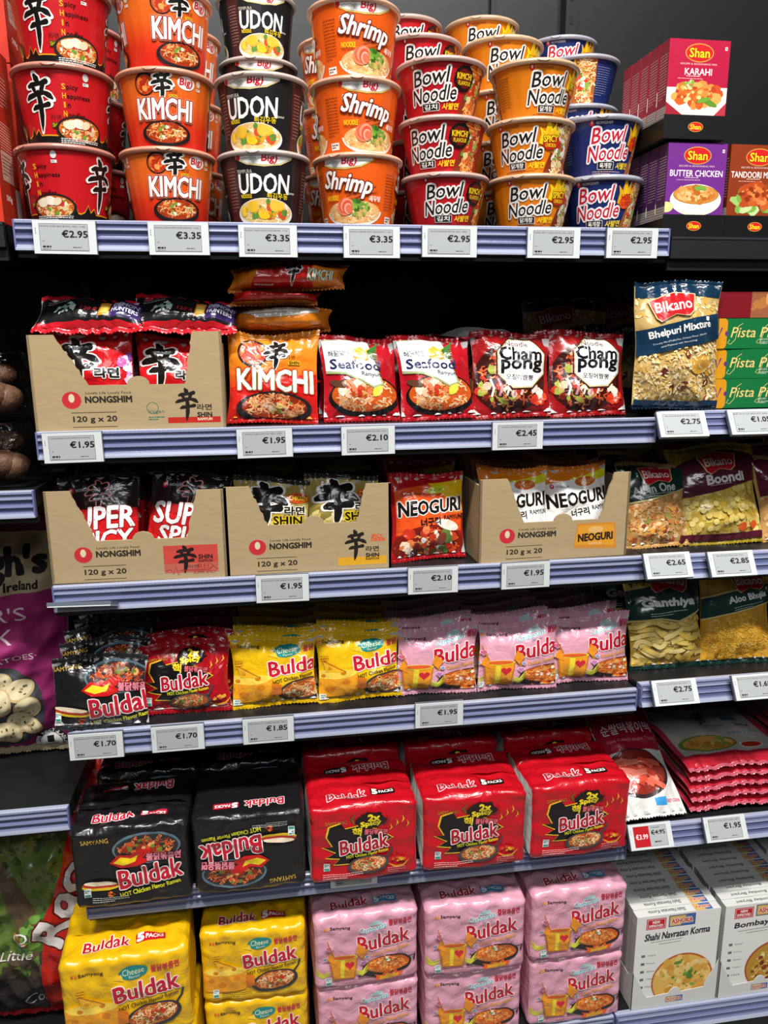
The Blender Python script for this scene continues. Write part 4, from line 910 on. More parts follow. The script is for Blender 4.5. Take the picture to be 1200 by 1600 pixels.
RAILC = '#9ea3d6'
def shelf(name, x0, x1, z, label, rail=True, tilt=0.0, depth=.49, th=.028, group=None):
    r = empty(name, ((x0+x1)/2, 0, z)); w = (x1-x0)/2
    m = MB(); m.box((-w, .006, -th), (w, depth, -.0015), '#17181a'); m.box((-w, .003, -.052), (w, .010, -.004), '#17181a'); m.obj('board', 'metal', r, False)
    for s in (-1, 1):
        m = MB(); xx = s*(w-.006); slab(m, [(.02, -th), (depth, -th), (depth, -.062), (.40, -.058), (.04, -.045)], .003, '#121314', (xx, 0, 0), (0, 1, 0), (0, 0, 1)); m.obj('bracket', 'metal', r, False)
    m = MB()
    if rail:
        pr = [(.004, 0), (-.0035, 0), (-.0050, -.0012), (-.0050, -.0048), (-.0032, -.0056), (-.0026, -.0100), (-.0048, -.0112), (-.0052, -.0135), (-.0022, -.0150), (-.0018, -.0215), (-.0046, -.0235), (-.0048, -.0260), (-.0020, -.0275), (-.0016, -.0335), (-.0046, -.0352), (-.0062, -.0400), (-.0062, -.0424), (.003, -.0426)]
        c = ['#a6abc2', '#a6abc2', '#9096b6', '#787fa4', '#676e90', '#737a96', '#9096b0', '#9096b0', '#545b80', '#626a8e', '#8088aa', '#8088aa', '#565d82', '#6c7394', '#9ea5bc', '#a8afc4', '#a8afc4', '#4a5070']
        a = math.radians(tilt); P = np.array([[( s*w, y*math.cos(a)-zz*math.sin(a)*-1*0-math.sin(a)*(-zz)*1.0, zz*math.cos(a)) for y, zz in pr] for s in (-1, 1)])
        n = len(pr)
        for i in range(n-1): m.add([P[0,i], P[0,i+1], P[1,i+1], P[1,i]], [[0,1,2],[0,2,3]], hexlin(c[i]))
        for k in range(int(2*w/.0062)):                                # the row of punched dots along the lip
            x = -w+.004+k*.0062; m.box((x, -.0052, -.0024), (x+.0016, -.0049, -.0016), '#b8bbdc')
        for s in (-1, 1): m.box((s*w-.0012, -.0058-.0426*math.sin(a)*.6, -.0424), (s*w+.0012, .004, -.0002), '#6a6f9c')
        m.obj('price_rail', 'rail', r, False)
    else:
        m.box((-w, -.006, -.034), (w, .003, 0), '#1d1f22'); m.box((-w, -.007, -.004), (w, -.005, -.001), '#2c2f33'); m.obj('front_edge', 'metal', r, False)
    tag(r, label, 'shelf', group); return r
for k, t in ((1, 'top shelf of the noodle bay, carrying the noodle bowls'), (2, 'second shelf down of the noodle bay, under the kimchi and seafood pouches'), (3, 'third shelf down of the noodle bay, carrying three open cartons'),
             (4, 'fourth shelf down of the noodle bay, carrying the yellow and pink pouches'), (5, 'fifth shelf down of the noodle bay, carrying black and red five-packs'), (6, 'base shelf of the noodle bay, under yellow and pink five-packs')):
    shelf('gondola_shelf', 0.0, 1.0, ZS[k], 'black metal '+t, group='shelves of the noodle bay')
for k, t in ((1, 'top shelf of the right bay, carrying the spice mix boxes'), (2, 'right bay shelf under the green biscuit boxes'), (3, 'right bay shelf under the maroon snack bag of yellow puffs'),
             (4, 'right bay shelf under the two dark green snack bags'), (5, 'right bay shelf under the rice cake bag and rice paper'), (6, 'right bay base shelf under the white meal boxes')):
    shelf('gondola_shelf', 1.004, 2.0, ZR[k], 'black metal '+t, rail=(k != 1), tilt=22 if k != 1 else 0, group='shelves of the right bay')
for k, t in ((1, 'top shelf of the left bay, under the red cereal boxes'), (3, 'left bay shelf under the clear wrapped brown produce'), (5, 'left bay shelf below the magenta potato sack'), (6, 'left bay base shelf under the red and green potato sack')):
    shelf('gondola_shelf', -1.0, -0.014, ZL[k], 'black metal '+t, rail=(k in (3, 5)), group='shelves of the left bay')

# ------------------------------------------------------------------ electronic price labels
def make_tag(price, name, red=None, dim=False):
    W, H = .0860, .0455
    m = MB(); m.box((-W/2, 0, -H/2), (W/2, .006, H/2), '#d4d8d8'); m.box((-W/2-.0006, .002, -H/2-.0006), (W/2+.0006, .0075, H/2+.0006), '#5c6470')
    for k in range(3): m.box((-W/2+.003, -.0004, H/2-.012-k*.003), (-W/2+.0045, 0, H/2-.0105-k*.003), '#9ca4a8')
    r = m.obj('price_label', 'label', None, False)
    m = MB(); x0, x1, z0, z1 = -.0345, .0325, -.0185, .0185
    dc = '#adb2b3' if not dim else '#9a9d9e'
    m.quad((x0, -.0003, z0), (x1, -.0003, z0), (x1, -.0003, z1), (x0, -.0003, z1), dc)
    A = Art((-34.2, -18.2, 32.2, 18.2), 3)
    for p in ([(-34,18),(32,18)], [(32,18),(32,-18)], [(32,-18),(-34,-18)], [(-34,-18),(-34,18)]): A.line(p, .5, '#5c6264')
    if red:
        A.rect(-34, -18, -3, 18, '#b81c24'); A.text(red, -18.5, 0, 24, 9, '#f0e4e4', bold=.02); A.text(price, 15, 6, 28, 8, '#202426', bold=.02); A.line([(1, 4), (29, 9)], .8, '#202426'); A.lines(2, 14, 28, 1, 2, '#2c3032', 1); A.lines(6, -12, 22, 1, 2, '#2c3032', 2.4)
    else:
        if name: A.text(name, -2 if len(name) > 20 else -8, 14.6, min(62, len(name)*2.3), 2.3, '#24282a')
        if price: A.text(price, 14, 4.5, 35, 9.6, '#181c1e', bold=.03)
        A.lines(-31, -6, 6, 1, 2, '#5c6264', .8); A.lines(-31, -14.5, 19, 1, 2, '#202426', 2.6); A.lines(-31, -16.8, 19, 1, 2, '#4c5052', .8); A.lines(10, -14.5, 20, 1, 2, '#4c5052', 1.2)
    A.apply(m, plane_map((0, -.0003, 0), (1, 0, 0), (0, 0, 1)), 60, .00003, .00005)
    m.obj('display', 'label', r, False); return r
def put_tag(x, z, price, name, where, Y=-.0125, tilt=0, rz=0, roll=0, **k):
    o = make_tag(price, name, **k); p = (x, Y, z)
    a = math.radians(tilt)
    o.rotation_euler = (Matrix.Rotation(math.radians(rz), 3, 'Z') @ Matrix.Rotation(-a, 3, 'X') @ Matrix.Rotation(math.radians(-roll), 3, 'Y')).to_euler(); o.location = p
    tag(o, where, 'price label', 'electronic price labels'); return o
E_ = '\u20ac'
for x, z, pr, nm, wh in (
    (0.070, -0.025, '2.95', 'NONG SHIN BIG BOWL NDL 114G', 'white price label below the red noodle bowls with black lettering'),
    (0.229, -0.025, '3.35', 'NONG SHIN KIMCHI BIG BOWL 112G', 'white price label reading 3.35 below the orange kimchi bowls'),
    (0.358, -0.027, '3.35', 'NONG TEMP UDON BIG BOWL 111G', 'white price label reading 3.35 below the dark brown udon bowls'),
    (0.514, -0.027, '3.35', 'NONG SHRIMP SPICY BIG BOWL 115G', 'white price label reading 3.35 below the orange shrimp bowls'),
    (0.635, -0.025, '2.95', 'NONG KIMCHI BOWL NDL 100G', 'white price label below the smaller red kimchi bowls'),
    (0.803, -0.025, '2.95', 'NONG SPICY CHICK BOWL NDL 100G', 'white price label below the amber spicy chicken bowls'),
    (0.934, -0.024, '2.95', 'NONG HOT & SPICY BOWL NDL 100G', 'white price label below the dark blue hot noodle bowls'),
    (0.053, -0.328, '1.95', 'NONGSHIM SHIN RAMYUN NOOD', 'white price label below the carton of red pouches, second shelf'),
    (0.341, -0.329, '1.95', 'NONG SHIN KIMCHI NDL 120G', 'white price label below the orange kimchi pouch'),
    (0.505, -0.329, '2.10', 'NONG RAMYUN SEAFOOD NDL 125G', 'white price label below the two seafood pouches'),
    (0.754, -0.328, '2.45', 'NONG CHAMPONG NDL 124G', 'white price label reading 2.45 below the squid noodle pouches'),
    (0.360, -0.570, '1.95', 'NONGSHIM SHIN RAMYUN CHICKEN', 'white price label below the carton of gold pouches'),
    (0.613, -0.570, '2.10', 'NONG NEOGURI RAMYUN HOT 120G', 'white price label below the single red and yellow pouch'),
    (0.776, -0.570, '1.95', 'NONGSHIM NEOGURI RAMYUN 120G', 'white price label below the carton of white and orange pouches'),
    (0.044, -0.826, '1.70', 'SAMYANG HOT CHICKEN BLACK 140G', 'white price label reading 1.70 below the single black pouch'),
    (0.176, -0.824, '1.70', 'SAMYANG 2X SPICY HOT RAMEN 140G', 'white price label reading 1.70 below the red pouch with flames'),
    (0.327, -0.823, '1.85', 'SAMYANG HOT CHEESE RAMEN 140G', 'white price label reading 1.85 below the yellow pouches'),
    (0.626, -0.819, '1.95', 'SAMYANG CARBONARA HOT RAMEN', 'white price label below the pink pouches, fourth shelf'),
    (0.069, -1.105, '8.45', 'SAMYANG HOT CHICKEN 5 PACK', 'white price label reading 8.45 half hidden under a black five-pack')):
    Y = -.0125
    put_tag(x, z, E_+pr, nm, wh, Y, roll=random.Random(int(x*1e4)).uniform(-.6, .6))
put_tag(0.469, -1.125, '', '', 'grey blank price label under the leftmost red five-pack', dim=True)
for x, z, pr, nm, wh in ((1.034, -0.313, '2.75', 'BIKANO BHELPURI MIX 350G', 'white price label half covered by the navy snack bag'), (1.162, -0.312, '1.05', 'BISK PISTA PIK BISCUITS 200G', 'white price label reading 1.05 below the green biscuit boxes'),
    (1.028, -0.559, '2.65', 'BIKANO ALL IN ONE MIX 350G', 'white price label reading 2.65 below the green snack mix bag'), (1.149, -0.562, '2.85', 'BIKANO BOONDI MIX 350G', 'white price label reading 2.85 below the maroon bag of yellow puffs'),
    (1.061, -0.801, '2.75', 'BIKANO GANTHIYA MIX 350G', 'white price label below the bag of thick yellow sticks'), (1.220, -0.803, '1.69', 'BIKANO ALOO BHUJIA MIX 350G', 'white price label reading 1.69 below the bag of fine yellow strands'),
    (1.189, -1.096, '1.95', 'BAMBOO TREE RICE PAPER 200G', 'white price label below the rice paper packs')):
    put_tag(x, z, E_+pr, nm, wh, -.032, tilt=30)
put_tag(1.035, -1.095, E_+'4.95', '', 'price label with a red 3.99 panel below the rice cake bag', -.032, tilt=30, red=E_+'3.99')
o = make_tag('', 'NONG SHIN RED', dim=True); p = (0.050, -.030, -0.576); o.location = p; o.rotation_euler = (math.radians(70), 0, math.radians(-4)); o.scale = (1.1, 1, 1)
tag(o, 'grey price label flipped up at the left end of the third shelf', 'price label', 'electronic price labels')
# ------------------------------------------------------------------ noodle bowls on the top shelf
LEV = ['bottom', 'second', 'third', 'fourth', 'fifth', 'sixth']
CUPS = {
 'red': ('red noodle bowl with large black character', lambda: make_cup('noodle_bowl', .0535, .0710, .105, '#c2161e', art_cup_red, 1, 3, rimc='#b4786a')),
 'kimchi': ('orange big kimchi noodle bowl', lambda: make_cup('noodle_bowl', .0545, .0710, .105, [(0, '#c81c14'), (30, '#dc3416'), (60, '#e8601c'), (100, '#e4701f')], art_cup_kimchi, 2, 3, rimc='#c88c70')),
 'udon': ('dark brown udon noodle bowl', lambda: make_cup('noodle_bowl', .0545, .0710, .105, '#1d1a1c', art_cup_udon, 3, 3, rimc='#b8aaa0')),
 'shrimp': ('bright orange shrimp noodle bowl', lambda: make_cup('noodle_bowl', .0545, .0710, .105, '#e65c12', art_cup_shrimp, 4, 3, rimc='#c89c80')),
 'bowlred': ('small red kimchi noodle bowl', lambda: make_cup('noodle_bowl', .0505, .0710, .0805, '#b8141f', art_bowl('#b8141f', '#1a1413', '#f2eee8', '\uae40\uce58', badge_kimchi, RICH, VEG+['#c83020'], '#fff'), 5, 2, rimc='#b89a90')),
 'bowlamber': ('amber spicy chicken noodle bowl', lambda: make_cup('noodle_bowl', .0505, .0710, .0815, '#dc7a12', art_bowl('#dc7a12', '#1a1413', '#f2eee8', '\ub2ed\uac1c\uc7a5', badge_spicy, PALE+['#c87838'], ['#f0ece0', '#7ca040', '#c8301c', '#a02c1c', '#e8e0c8'], '#fff'), 6, 2, rimc='#c0a080')),
 'bowlblue': ('dark blue hot and spicy noodle bowl', lambda: make_cup('noodle_bowl', .0505, .0710, .0805, '#1b2a63', art_bowl('#1b2a63', '#c81c34', '#f4eef0', '\uc721\uac1c\uc7a5', badge_hot, PALE+RICH[:2], ['#8cb040', '#f0ece0', '#d83c28', '#5c8c34', '#d8d488'], '#fff'), 7, 2, rimc='#9c9ca8')),
}
CUPH = {'red': .1052, 'kimchi': .1052, 'udon': .1052, 'shrimp': .1052, 'bowlred': .0808, 'bowlamber': .0818, 'bowlblue': .0808}
def stack(kind, xs, y, rots, n, row, tall=1.0):
    desc, mk = CUPS[kind]
    for k in range(n):
        o = proto_or_copy(kind, mk); x = xs[k % len(xs)]
        o.location = (x, y, .0005+k*CUPH[kind]*tall); o.scale = (1, 1, tall); o.rotation_euler = (0, 0, math.radians(rots[k % len(rots)])-math.atan2(x-.3456, y+1.2284))          # turned to face the middle of the aisle
        tag(o, '%s, %s of its %s stack' % (desc, 'top one' if (k == n-1 and n > 1) else LEV[k]+' one up' if k else 'bottom one', row), 'noodle bowl', desc+'s on the top shelf')
stack('red', [0.061, 0.067, 0.072], .079, [-44, -2, 0], 3, 'front')
stack('red', [0.065], .230, [20, -10, 30], 3, 'second')
stack('kimchi', [0.211, 0.214, 0.218], .079, [8, -4, 20], 3, 'front')
stack('kimchi', [0.223], .230, [28, 10, 22], 3, 'second')
stack('udon', [0.357, 0.358], .079, [0, -15], 2, 'front')
stack('udon', [0.356], .345, [0, 20, 2, 10], 4, 'second')
stack('shrimp', [0.505, 0.503, 0.502], .079, [-17, 15, 14], 3, 'front')
stack('shrimp', [0.494], .230, [-24, -14, -30], 3, 'second')
stack('bowlred', [0.647, 0.643, 0.639], .078, [0, -24, -14], 3, 'front')
stack('bowlred', [0.635], .225, [4], 4, 'second')
stack('bowlred', [0.633], .37, [6], 5, 'rear')
stack('bowlamber', [0.794, 0.789, 0.792], .078, [-5, -18, 24], 3, 'front')
stack('bowlamber', [0.783], .225, [8, 0, 4, 8], 4, 'second')
stack('bowlamber', [0.784], .37, [4], 5, 'rear')
stack('bowlblue', [0.932, 0.924], .120, [-5, 17], 2, 'front', 1.13)
stack('bowlblue', [0.951], .280, [0, 0, -6, -62], 4, 'second')
stack('bowlblue', [0.966], .425, [4], 5, 'rear')

# ------------------------------------------------------------------ spice mix boxes and trays, right bay top shelf
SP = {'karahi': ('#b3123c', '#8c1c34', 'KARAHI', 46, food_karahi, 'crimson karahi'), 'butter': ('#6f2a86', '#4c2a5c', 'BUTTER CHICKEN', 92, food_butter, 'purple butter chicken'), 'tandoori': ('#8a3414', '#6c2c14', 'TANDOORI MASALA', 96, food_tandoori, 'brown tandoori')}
def spice_side(c):
    def f(A):
        A.rect(-20, -75, 20, -26, '#b0a8a4'); A.lines(-12, 50, 24, 16, 4.2, '#c8a8ac', 1); A.lines(-13, -30, 26, 11, 4, '#58504c', 1.2)
    return f
BD = .031
for k, (key, x, z, n) in enumerate((('butter', 1.054, -.0105, 5), ('karahi', 1.044, .1395, 5), ('tandoori', 1.1635, -.0105, 3))):
    c, sc_, ttl, w, fd, nm = SP[key]
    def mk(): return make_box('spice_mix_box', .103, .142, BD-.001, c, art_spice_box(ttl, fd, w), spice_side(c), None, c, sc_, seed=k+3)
    for j in range(n):
        o = proto_or_copy('spice'+key, mk); o.location = (x-.0006*j, .022+j*BD, z+.0035)
        tag(o, '%s spice mix box, %s in its black tray' % (nm, ORD[j]), 'spice box', nm+' spice boxes')
    m = MB(); D = n*BD+.008
    m.box((-.0545, 0, 0), (.0545, .0015, .0355), '#121112'); m.box((-.0545, D, 0), (.0545, D+.0015, .03), '#121112'); m.box((-.0545, .0015, 0), (-.0535, D, .03), '#121112'); m.box((.0535, .0015, 0), (.0545, D, .03), '#121112'); m.box((-.0535, .0015, 0), (.0535, D, .0015), '#121112')
    A = Art(None, 2); A.ell(0, 18, 13, 7.4, '#c8a040'); A.ell(0, 18, 12.2, 6.6, '#d01c20'); A.text('Shan', 0, 18, 18, 7, '#f0d820', bold=.03); A.apply(m, plane_map((0, 0, 0), (1, 0, 0), (0, 0, 1)), 60, .00004, .00008)
    o = m.obj('display_tray', 'box', None, False); o.location = (x, .018, z)
    tag(o, 'black cardboard tray holding the %s spice boxes' % nm, 'display tray')

# ------------------------------------------------------------------ second shelf: carton, pouches, snack bag, biscuits
def put(key, mk, x, y, z, label, cat, group=None, **kw):
    o = proto_or_copy(key, mk); place(o, x, y, z, **kw); tag(o, label, cat, group); return o
C2 = make_carton('shelf_carton', .283, .147, .30, (-.104, -.060, .082, .098, .068, .143, .147), carton_art('red'), 4, .128); place(C2, .140, .004, ZS[2], rz=.5)
tag(C2, 'torn brown carton with a red stripe holding red and black noodle pouches', 'carton')
mk_shin = lambda: make_pouch('noodle_pouch', .122, .150, .036, '#c8161c', art_shin_pouch, 21)
put('shin', mk_shin, .082, .030, ZS[2]+.006, 'red noodle pouch at the left in the striped carton on the second shelf', 'noodle pouch', 'red pouches in the carton', lean=9)
put('shin', mk_shin, .200, .034, ZS[2]+.006, 'red noodle pouch at the right in the striped carton on the second shelf', 'noodle pouch', 'red pouches in the carton', lean=14, roll=-2, sc=.94)
mk_side = lambda: make_pouch('noodle_pouch', .165, .078, .044, '#1c1a1c', art_shin_side, 23, seal_col='#c81c28', back='#c8c4c0')
put('shinside', mk_side, .083, .024, ZS[2]+.150, 'black and red pouch lying on top of the carton, left of the pair', 'noodle pouch', 'pouches lying on the carton', lean=48, rz=-2)
put('shinside', mk_side, .225, .030, ZS[2]+.149, 'black and red pouch lying on top of the carton, tilted right of the pair', 'noodle pouch', 'pouches lying on the carton', lean=46, rz=3, roll=-4)
for j in range(3):
    for s, x in (('left', .08), ('right', .20)): put('shin', mk_shin, x, .085+j*.045, ZS[2]+.006, 'red noodle pouch standing in the carton, %s file, %s' % (s, ORD[j+1]), 'noodle pouch', 'red pouches in the carton', lean=8, sc=.92)
mk_kim = lambda: make_pouch('noodle_pouch', .148, .150, .040, [(-75, '#c01a14'), (-10, '#dc4a18'), (20, '#e8821c'), (75, '#e88a1e')], art_pouch_kimchi, 25, mat='film', back='#d87a1c')
put('kim', mk_kim, .357, .034, ZS[2], 'orange kimchi noodle pouch standing upright in front of the pile', 'noodle pouch', 'orange kimchi pouches', lean=11, roll=-1.5)
for j in range(2): put('kim', mk_kim, .362+.004*j, .085, ZS[2]+.022+j*.046, 'orange kimchi pouch lying flat, %s up in the pile behind the upright one' % LEV[j], 'noodle pouch', 'orange kimchi pouches', lean=88, rz=2-3*j)
for j, (k, x, z, w, h, rz, roll, c, t) in enumerate(((3, .372, -.196, .150, .046, 2, -1, '#b81a16', 'red and orange kimchi pouch folded up in the pile, just above the upright one'), (2, .377, -.160, .160, .044, -2, 1, '#e0801c', 'orange kimchi pouch with a white print panel, third from the top of the pile'),
        (1, .368, -.116, .140, .024, 3, 0, '#b01816', 'red kimchi pouch with an orange band, second from the top of the pile'), (0, .388, -.095, .186, .044, -4, 2, '#dc7c1a', 'orange and red kimchi pouch folded over on top of the pile'))):
    o = make_pouch('noodle_pouch', w, h, .085, c, art_kim_fold(k), 101+k, seal=5, back='#d87a1c', seal_col='#d8761a', pw=4); place(o, x, [.120, .072, .052, .040][j], z, rz=rz, lean=6, roll=roll); tag(o, t, 'noodle pouch', 'orange kimchi pouches')
mk_sea = lambda: make_pouch('noodle_pouch', .128, .142, .040, '#b01420', art_seafood, 27)
for x, w in ((.500, 'left'), (.630, 'right')):
    for j in range(2): put('sea', mk_sea, x-.004*j, .036+.055*j, ZS[2], 'red and white seafood noodle pouch, %s of the pair, %s' % (w, ORD[j]), 'noodle pouch', 'seafood noodle pouches', lean=13, roll=-1 if w == 'left' else 1, rz=2-3*j)
mk_cha = lambda: make_pouch('noodle_pouch', .138, .150, .042, '#9c1418', art_champong, 29)
for x, w in ((.762, 'left'), (.898, 'right')):
    for j in range(2): put('cha', mk_cha, x-.003*j, .038+.055*j, ZS[2], 'maroon squid noodle pouch with white octagon, %s of the pair, %s' % (w, ORD[j]), 'noodle pouch', 'squid noodle pouches', lean=14, roll=1, rz=-2)
put('sea', mk_sea, .72, .22, ZS[2]+.135, 'dark pouch lying face down on the pouches behind the squid noodles', 'noodle pouch', None, lean=268, rz=8)
for j in range(2): put('cha', mk_cha, .70+.13*j, .19, ZS[2]+.0, 'maroon squid noodle pouch standing at the back in shadow, %s' % ('left' if j == 0 else 'right'), 'noodle pouch', 'squid noodle pouches', lean=12, sc=.95)
mk_bhel = lambda: make_pouch('snack_bag', .152, .212, .050, '#c8a868', art_bhelpuri, 31, mat='clear_bag', seal=7, seal_col='#16344e')
put('bhel', mk_bhel, 1.030, -.002, ZR[2]+.002, 'navy blue snack bag with beige puffed rice mix, standing upright', 'snack bag', 'navy snack bags', lean=2, roll=-1, rz=-2)
for j in range(3): put('bhel', mk_bhel, .925+.055*j if j < 2 else 1.11, .24+.07*j, ZS[2] if j < 2 else ZR[2], 'navy snack bag standing dark at the back of the second shelf, %s' % ['left', 'right', 'beyond the upright'][j], 'snack bag', 'navy snack bags', lean=5)
def art_pista(A):
    A.rect(-100, -30, -74, 30, '#d8941c'); A.rrect(-78, 0, 20, 51, 8, '#d8941c'); A.rect(-72, -2, -66, 2, '#6c2c7c'); A.rect(-71, -4, -67, 4, '#6c2c7c'); A.line([(-90,12),(-84,-6),(-78,10)], 3, '#6c2c7c')
    A.text('Pista', -36, 2, 46, 17, '#e8d488', '#7c6c20', .5, .0, shear=.22); A.text('Pik', 12, 2, 32, 17, '#e8d488', '#7c6c20', .5, .0, shear=.22)
    A.line([(-62,-10),(-66,-16),(-60,-18),(-52,-10),(-48,12),(-40,17)], .9, '#e8d488'); A.line([(-8,-10),(-12,-15),(-6,-17),(-2,-8),(4,12),(10,17)], .9, '#e8d488')
    A.text('BISCUITS', 2, -10, 16, 3, '#e8ece0'); A.lines(-4, -15, 22, 2, 2.4, '#d8e0d0', 1); A.blobs(36, -14, 12, 8, ['#d8b888', '#b89058', '#8c5c34', '#e8d8b8', '#a8b060'], 12, 4, 7); A.blobs(64, 4, 16, 16, ['#e0b060', '#c89040', '#ecc880'], 12, 6, 10)
for j, (dx, rz) in enumerate(((.004, 0), (0, -1), (-.004, .6))):
    put('pista', lambda: make_box('biscuit_box', .21, .0505, .07, '#12703a', art_pista, seed=8), 1.205+dx, .022, ZR[2]+.0005+j*.0512, 'green pistachio biscuit box with gold script, %s of three stacked' % ['bottom', 'middle', 'top'][j], 'biscuit box', 'green biscuit boxes', rz=rz)
def art_ick(A): A.rect(-40, -22, 90, 22, '#9c5c3c'); A.text('NICK', 48, 2, 56, 20, '#8c1428', '#c8b0a8', 1, .04, rot=180); A.blobs(-20, 0, 18, 14, ['#b8743c', '#d89c5c'], 8, 6, 10)
o = make_box('biscuit_box', .20, .043, .07, '#7c1420', art_ick, seed=9); place(o, 1.215, .024, ZR[2]+.1545); tag(o, 'dark red box lying upside down on the green biscuit boxes', 'biscuit box')
# ------------------------------------------------------------------ third shelf
C3 = make_carton('shelf_carton', .275, .150, .30, (-.098, -.064, .076, .096, .068, .150, .146), carton_art('super'), 5, .125); place(C3, .134, .006, ZS[3], rz=-1.5)
tag(C3, 'torn brown carton with a red square holding black and red super spicy pouches', 'carton')
C4 = make_carton('shelf_carton', .272, .150, .30, (-.096, -.068, .078, .094, .082, .148, .146), carton_art('gold'), 6, .13); place(C4, .408, .006, ZS[3])
tag(C4, 'brown carton with a yellow stripe holding gold noodle pouches', 'carton')
C5 = make_carton('shelf_carton', .272, .150, .30, (-.088, -.056, .082, .106, .068, .146, .150), carton_art('orange'), 7, .135); place(C5, .832, .006, ZS[3], rz=1.5)
tag(C5, 'brown carton with an orange square holding white and orange noodle pouches', 'carton')
mk_sup = lambda: make_pouch('noodle_pouch', .128, .165, .038, [(-80, '#c01418'), (5, '#a01216'), (22, '#2c1214'), (80, '#141214')], pouch_art(art_super, 0, 1), 33, seal_col='#141214')
mk_gold = lambda: make_pouch('noodle_pouch', .126, .150, .038, '#a8924c', pouch_art(art_gold, 0, 1), 35, seal_col='#2a2418')
mk_nw = lambda: make_pouch('noodle_pouch', .126, .156, .038, '#e07c18', pouch_art(art_neoguri(True), 0, 1), 37)
mk_nr = lambda: make_pouch('noodle_pouch', .134, .156, .042, '#b4141c', pouch_art(art_neoguri(False), 0, 1), 39)
for key, mk, xc, base, nm, where, rl, yl in (('sup', mk_sup, .134, ZS[3], 'super spicy pouch', 'red-square carton', (2, -7), .03), ('gold', mk_gold, .408, ZS[3], 'gold noodle pouch', 'yellow-stripe carton', (-2, 1), .03), ('nw', mk_nw, .832, ZS[3], 'white and orange noodle pouch', 'orange-square carton', (0, 5), .03)):
    for s, (w, dx) in enumerate((('left', -.062), ('right', .063))):
        for j in range(4):
            put(key, mk, xc+dx*(1 if j == 0 else .98), yl+.008*s+j*.052, base+.006+(.006 if j else 0), '%s in %s, %s file, %s' % (nm, where, w, ORD[j]), 'noodle pouch', nm+'es in their carton', lean=9, roll=rl[s] if j == 0 else 0, sc=1 if j == 0 else .97)
put('sup', mk_sup, .10, .12, ZS[3]+.155, 'black super spicy pouch lying flat on its carton', 'noodle pouch', None, lean=80, rz=4)
put('gold', mk_gold, .34, .10, ZS[3]+.150, 'gold pouch lying flat on its carton, at the left', 'noodle pouch', 'gold pouches lying on the carton', lean=80, rz=-3)
put('gold', mk_gold, .47, .10, ZS[3]+.150, 'gold pouch lying flat on its carton, at the right', 'noodle pouch', 'gold pouches lying on the carton', lean=78, rz=4)
for j in range(3): put('nr', mk_nr, .619-(.004*j), .036+.058*j, ZS[3]+(.018 if j else 0), 'red and yellow noodle pouch between two cartons, %s' % ORD[j], 'noodle pouch', 'red and yellow pouches between the cartons', lean=11, roll=1.5 if j == 0 else 0, rz=2)
for j in range(2): put('nw', mk_nw, .76+.14*j, .24, ZS[3]+.165, 'orange edged pouch lying on the carton in shadow, %s one' % ('left' if j == 0 else 'right'), 'noodle pouch', 'orange pouches lying on the carton', lean=85, rz=5-9*j)
mk_aio = lambda: make_pouch('snack_bag', .136, .160, .05, '#c89858', art_all_in_one('#14352c'), 41, mat='clear_bag')
mk_boo = lambda: make_pouch('snack_bag', .172, .192, .056, '#d0b040', art_boondi, 43, mat='clear_bag', seal_col='#a89028')
mk_aim = lambda: make_pouch('snack_bag', .150, .170, .05, '#c89858', art_all_in_one('#5a1428'), 45, mat='clear_bag')
put('aio', mk_aio, 1.050, .045, ZR[3], 'dark green snack mix bag beside the carton of white pouches, front one', 'snack bag', 'green snack mix bags', lean=17, roll=1)
for j in range(2): put('aio', mk_aio, 1.040+.02*j, .115+.06*j, ZR[3]+.008, 'dark green snack mix bag, %s of its file' % ORD[j+1], 'snack bag', 'green snack mix bags', lean=12)
put('boo', mk_boo, 1.176, .045, ZR[3], 'maroon snack bag of round yellow puffs, front one', 'snack bag', 'maroon bags of yellow puffs', lean=19, roll=2, rz=-2)
for j in range(2): put('boo', mk_boo, 1.120+.05*j, .125+.065*j, ZR[3]+.004, 'yellow topped bag of puffs, %s of its file' % ORD[j+1], 'snack bag', 'maroon bags of yellow puffs', lean=12, rz=3)
put('aim', mk_aim, 1.338, .05, ZR[3], 'maroon snack mix bag cut by the right edge of the shelf view, front one', 'snack bag', 'maroon snack mix bags', lean=16, roll=4)
for j in range(2): put('aim', mk_aim, 1.30, .13+.07*j, ZR[3]+.012, 'maroon snack mix bag, %s of its file' % ORD[j+1], 'snack bag', 'maroon snack mix bags', lean=10)

# ------------------------------------------------------------------ fourth shelf: single hot noodle pouches in files
HOT = {'black': ('#19181a', art_hot_black, 'black chicken noodle pouch', '#2a2a2c'), 'red': ('#a80f1b', art_hot_red, 'dark red extra spicy pouch', '#a80f1b'), 'yellow': ('#e8b812', art_hot_yellow, 'yellow cheese noodle pouch', '#e8b812'), 'pink': ('#dc9fb2', art_hot_pink, 'pink cream noodle pouch', '#dc9fb2')}
FILES = (('black', .050, [(-.002, 0), (.050, .008), (.092, .016), (.134, .02), (.18, .02)], 'at the left end', 11, 5), ('red', .189, [(.034, 0), (.080, .004), (.122, .008), (.164, .012), (.206, .016)], 'beside the black pouches', 12, 0),
         ('yellow', .341, [(.034, 0), (.078, 0), (.120, .002), (.162, .004), (.204, 0)], 'left file', 12, 1), ('yellow', .492, [(.034, 0), (.078, 0), (.120, .002), (.162, .004), (.204, 0)], 'right file', 12, 2),
         ('pink', .634, [(.034, 0), (.078, .004), (.120, .006), (.162, .01)], 'left file', 12, 0), ('pink', .785, [(.028, 0), (.074, .004), (.118, .008), (.160, .012), (.2, .016)], 'middle file', 12, 0), ('pink', .930, [(.036, 0), (.082, .004), (.126, .008), (.168, .01)], 'right file', 13, 0))
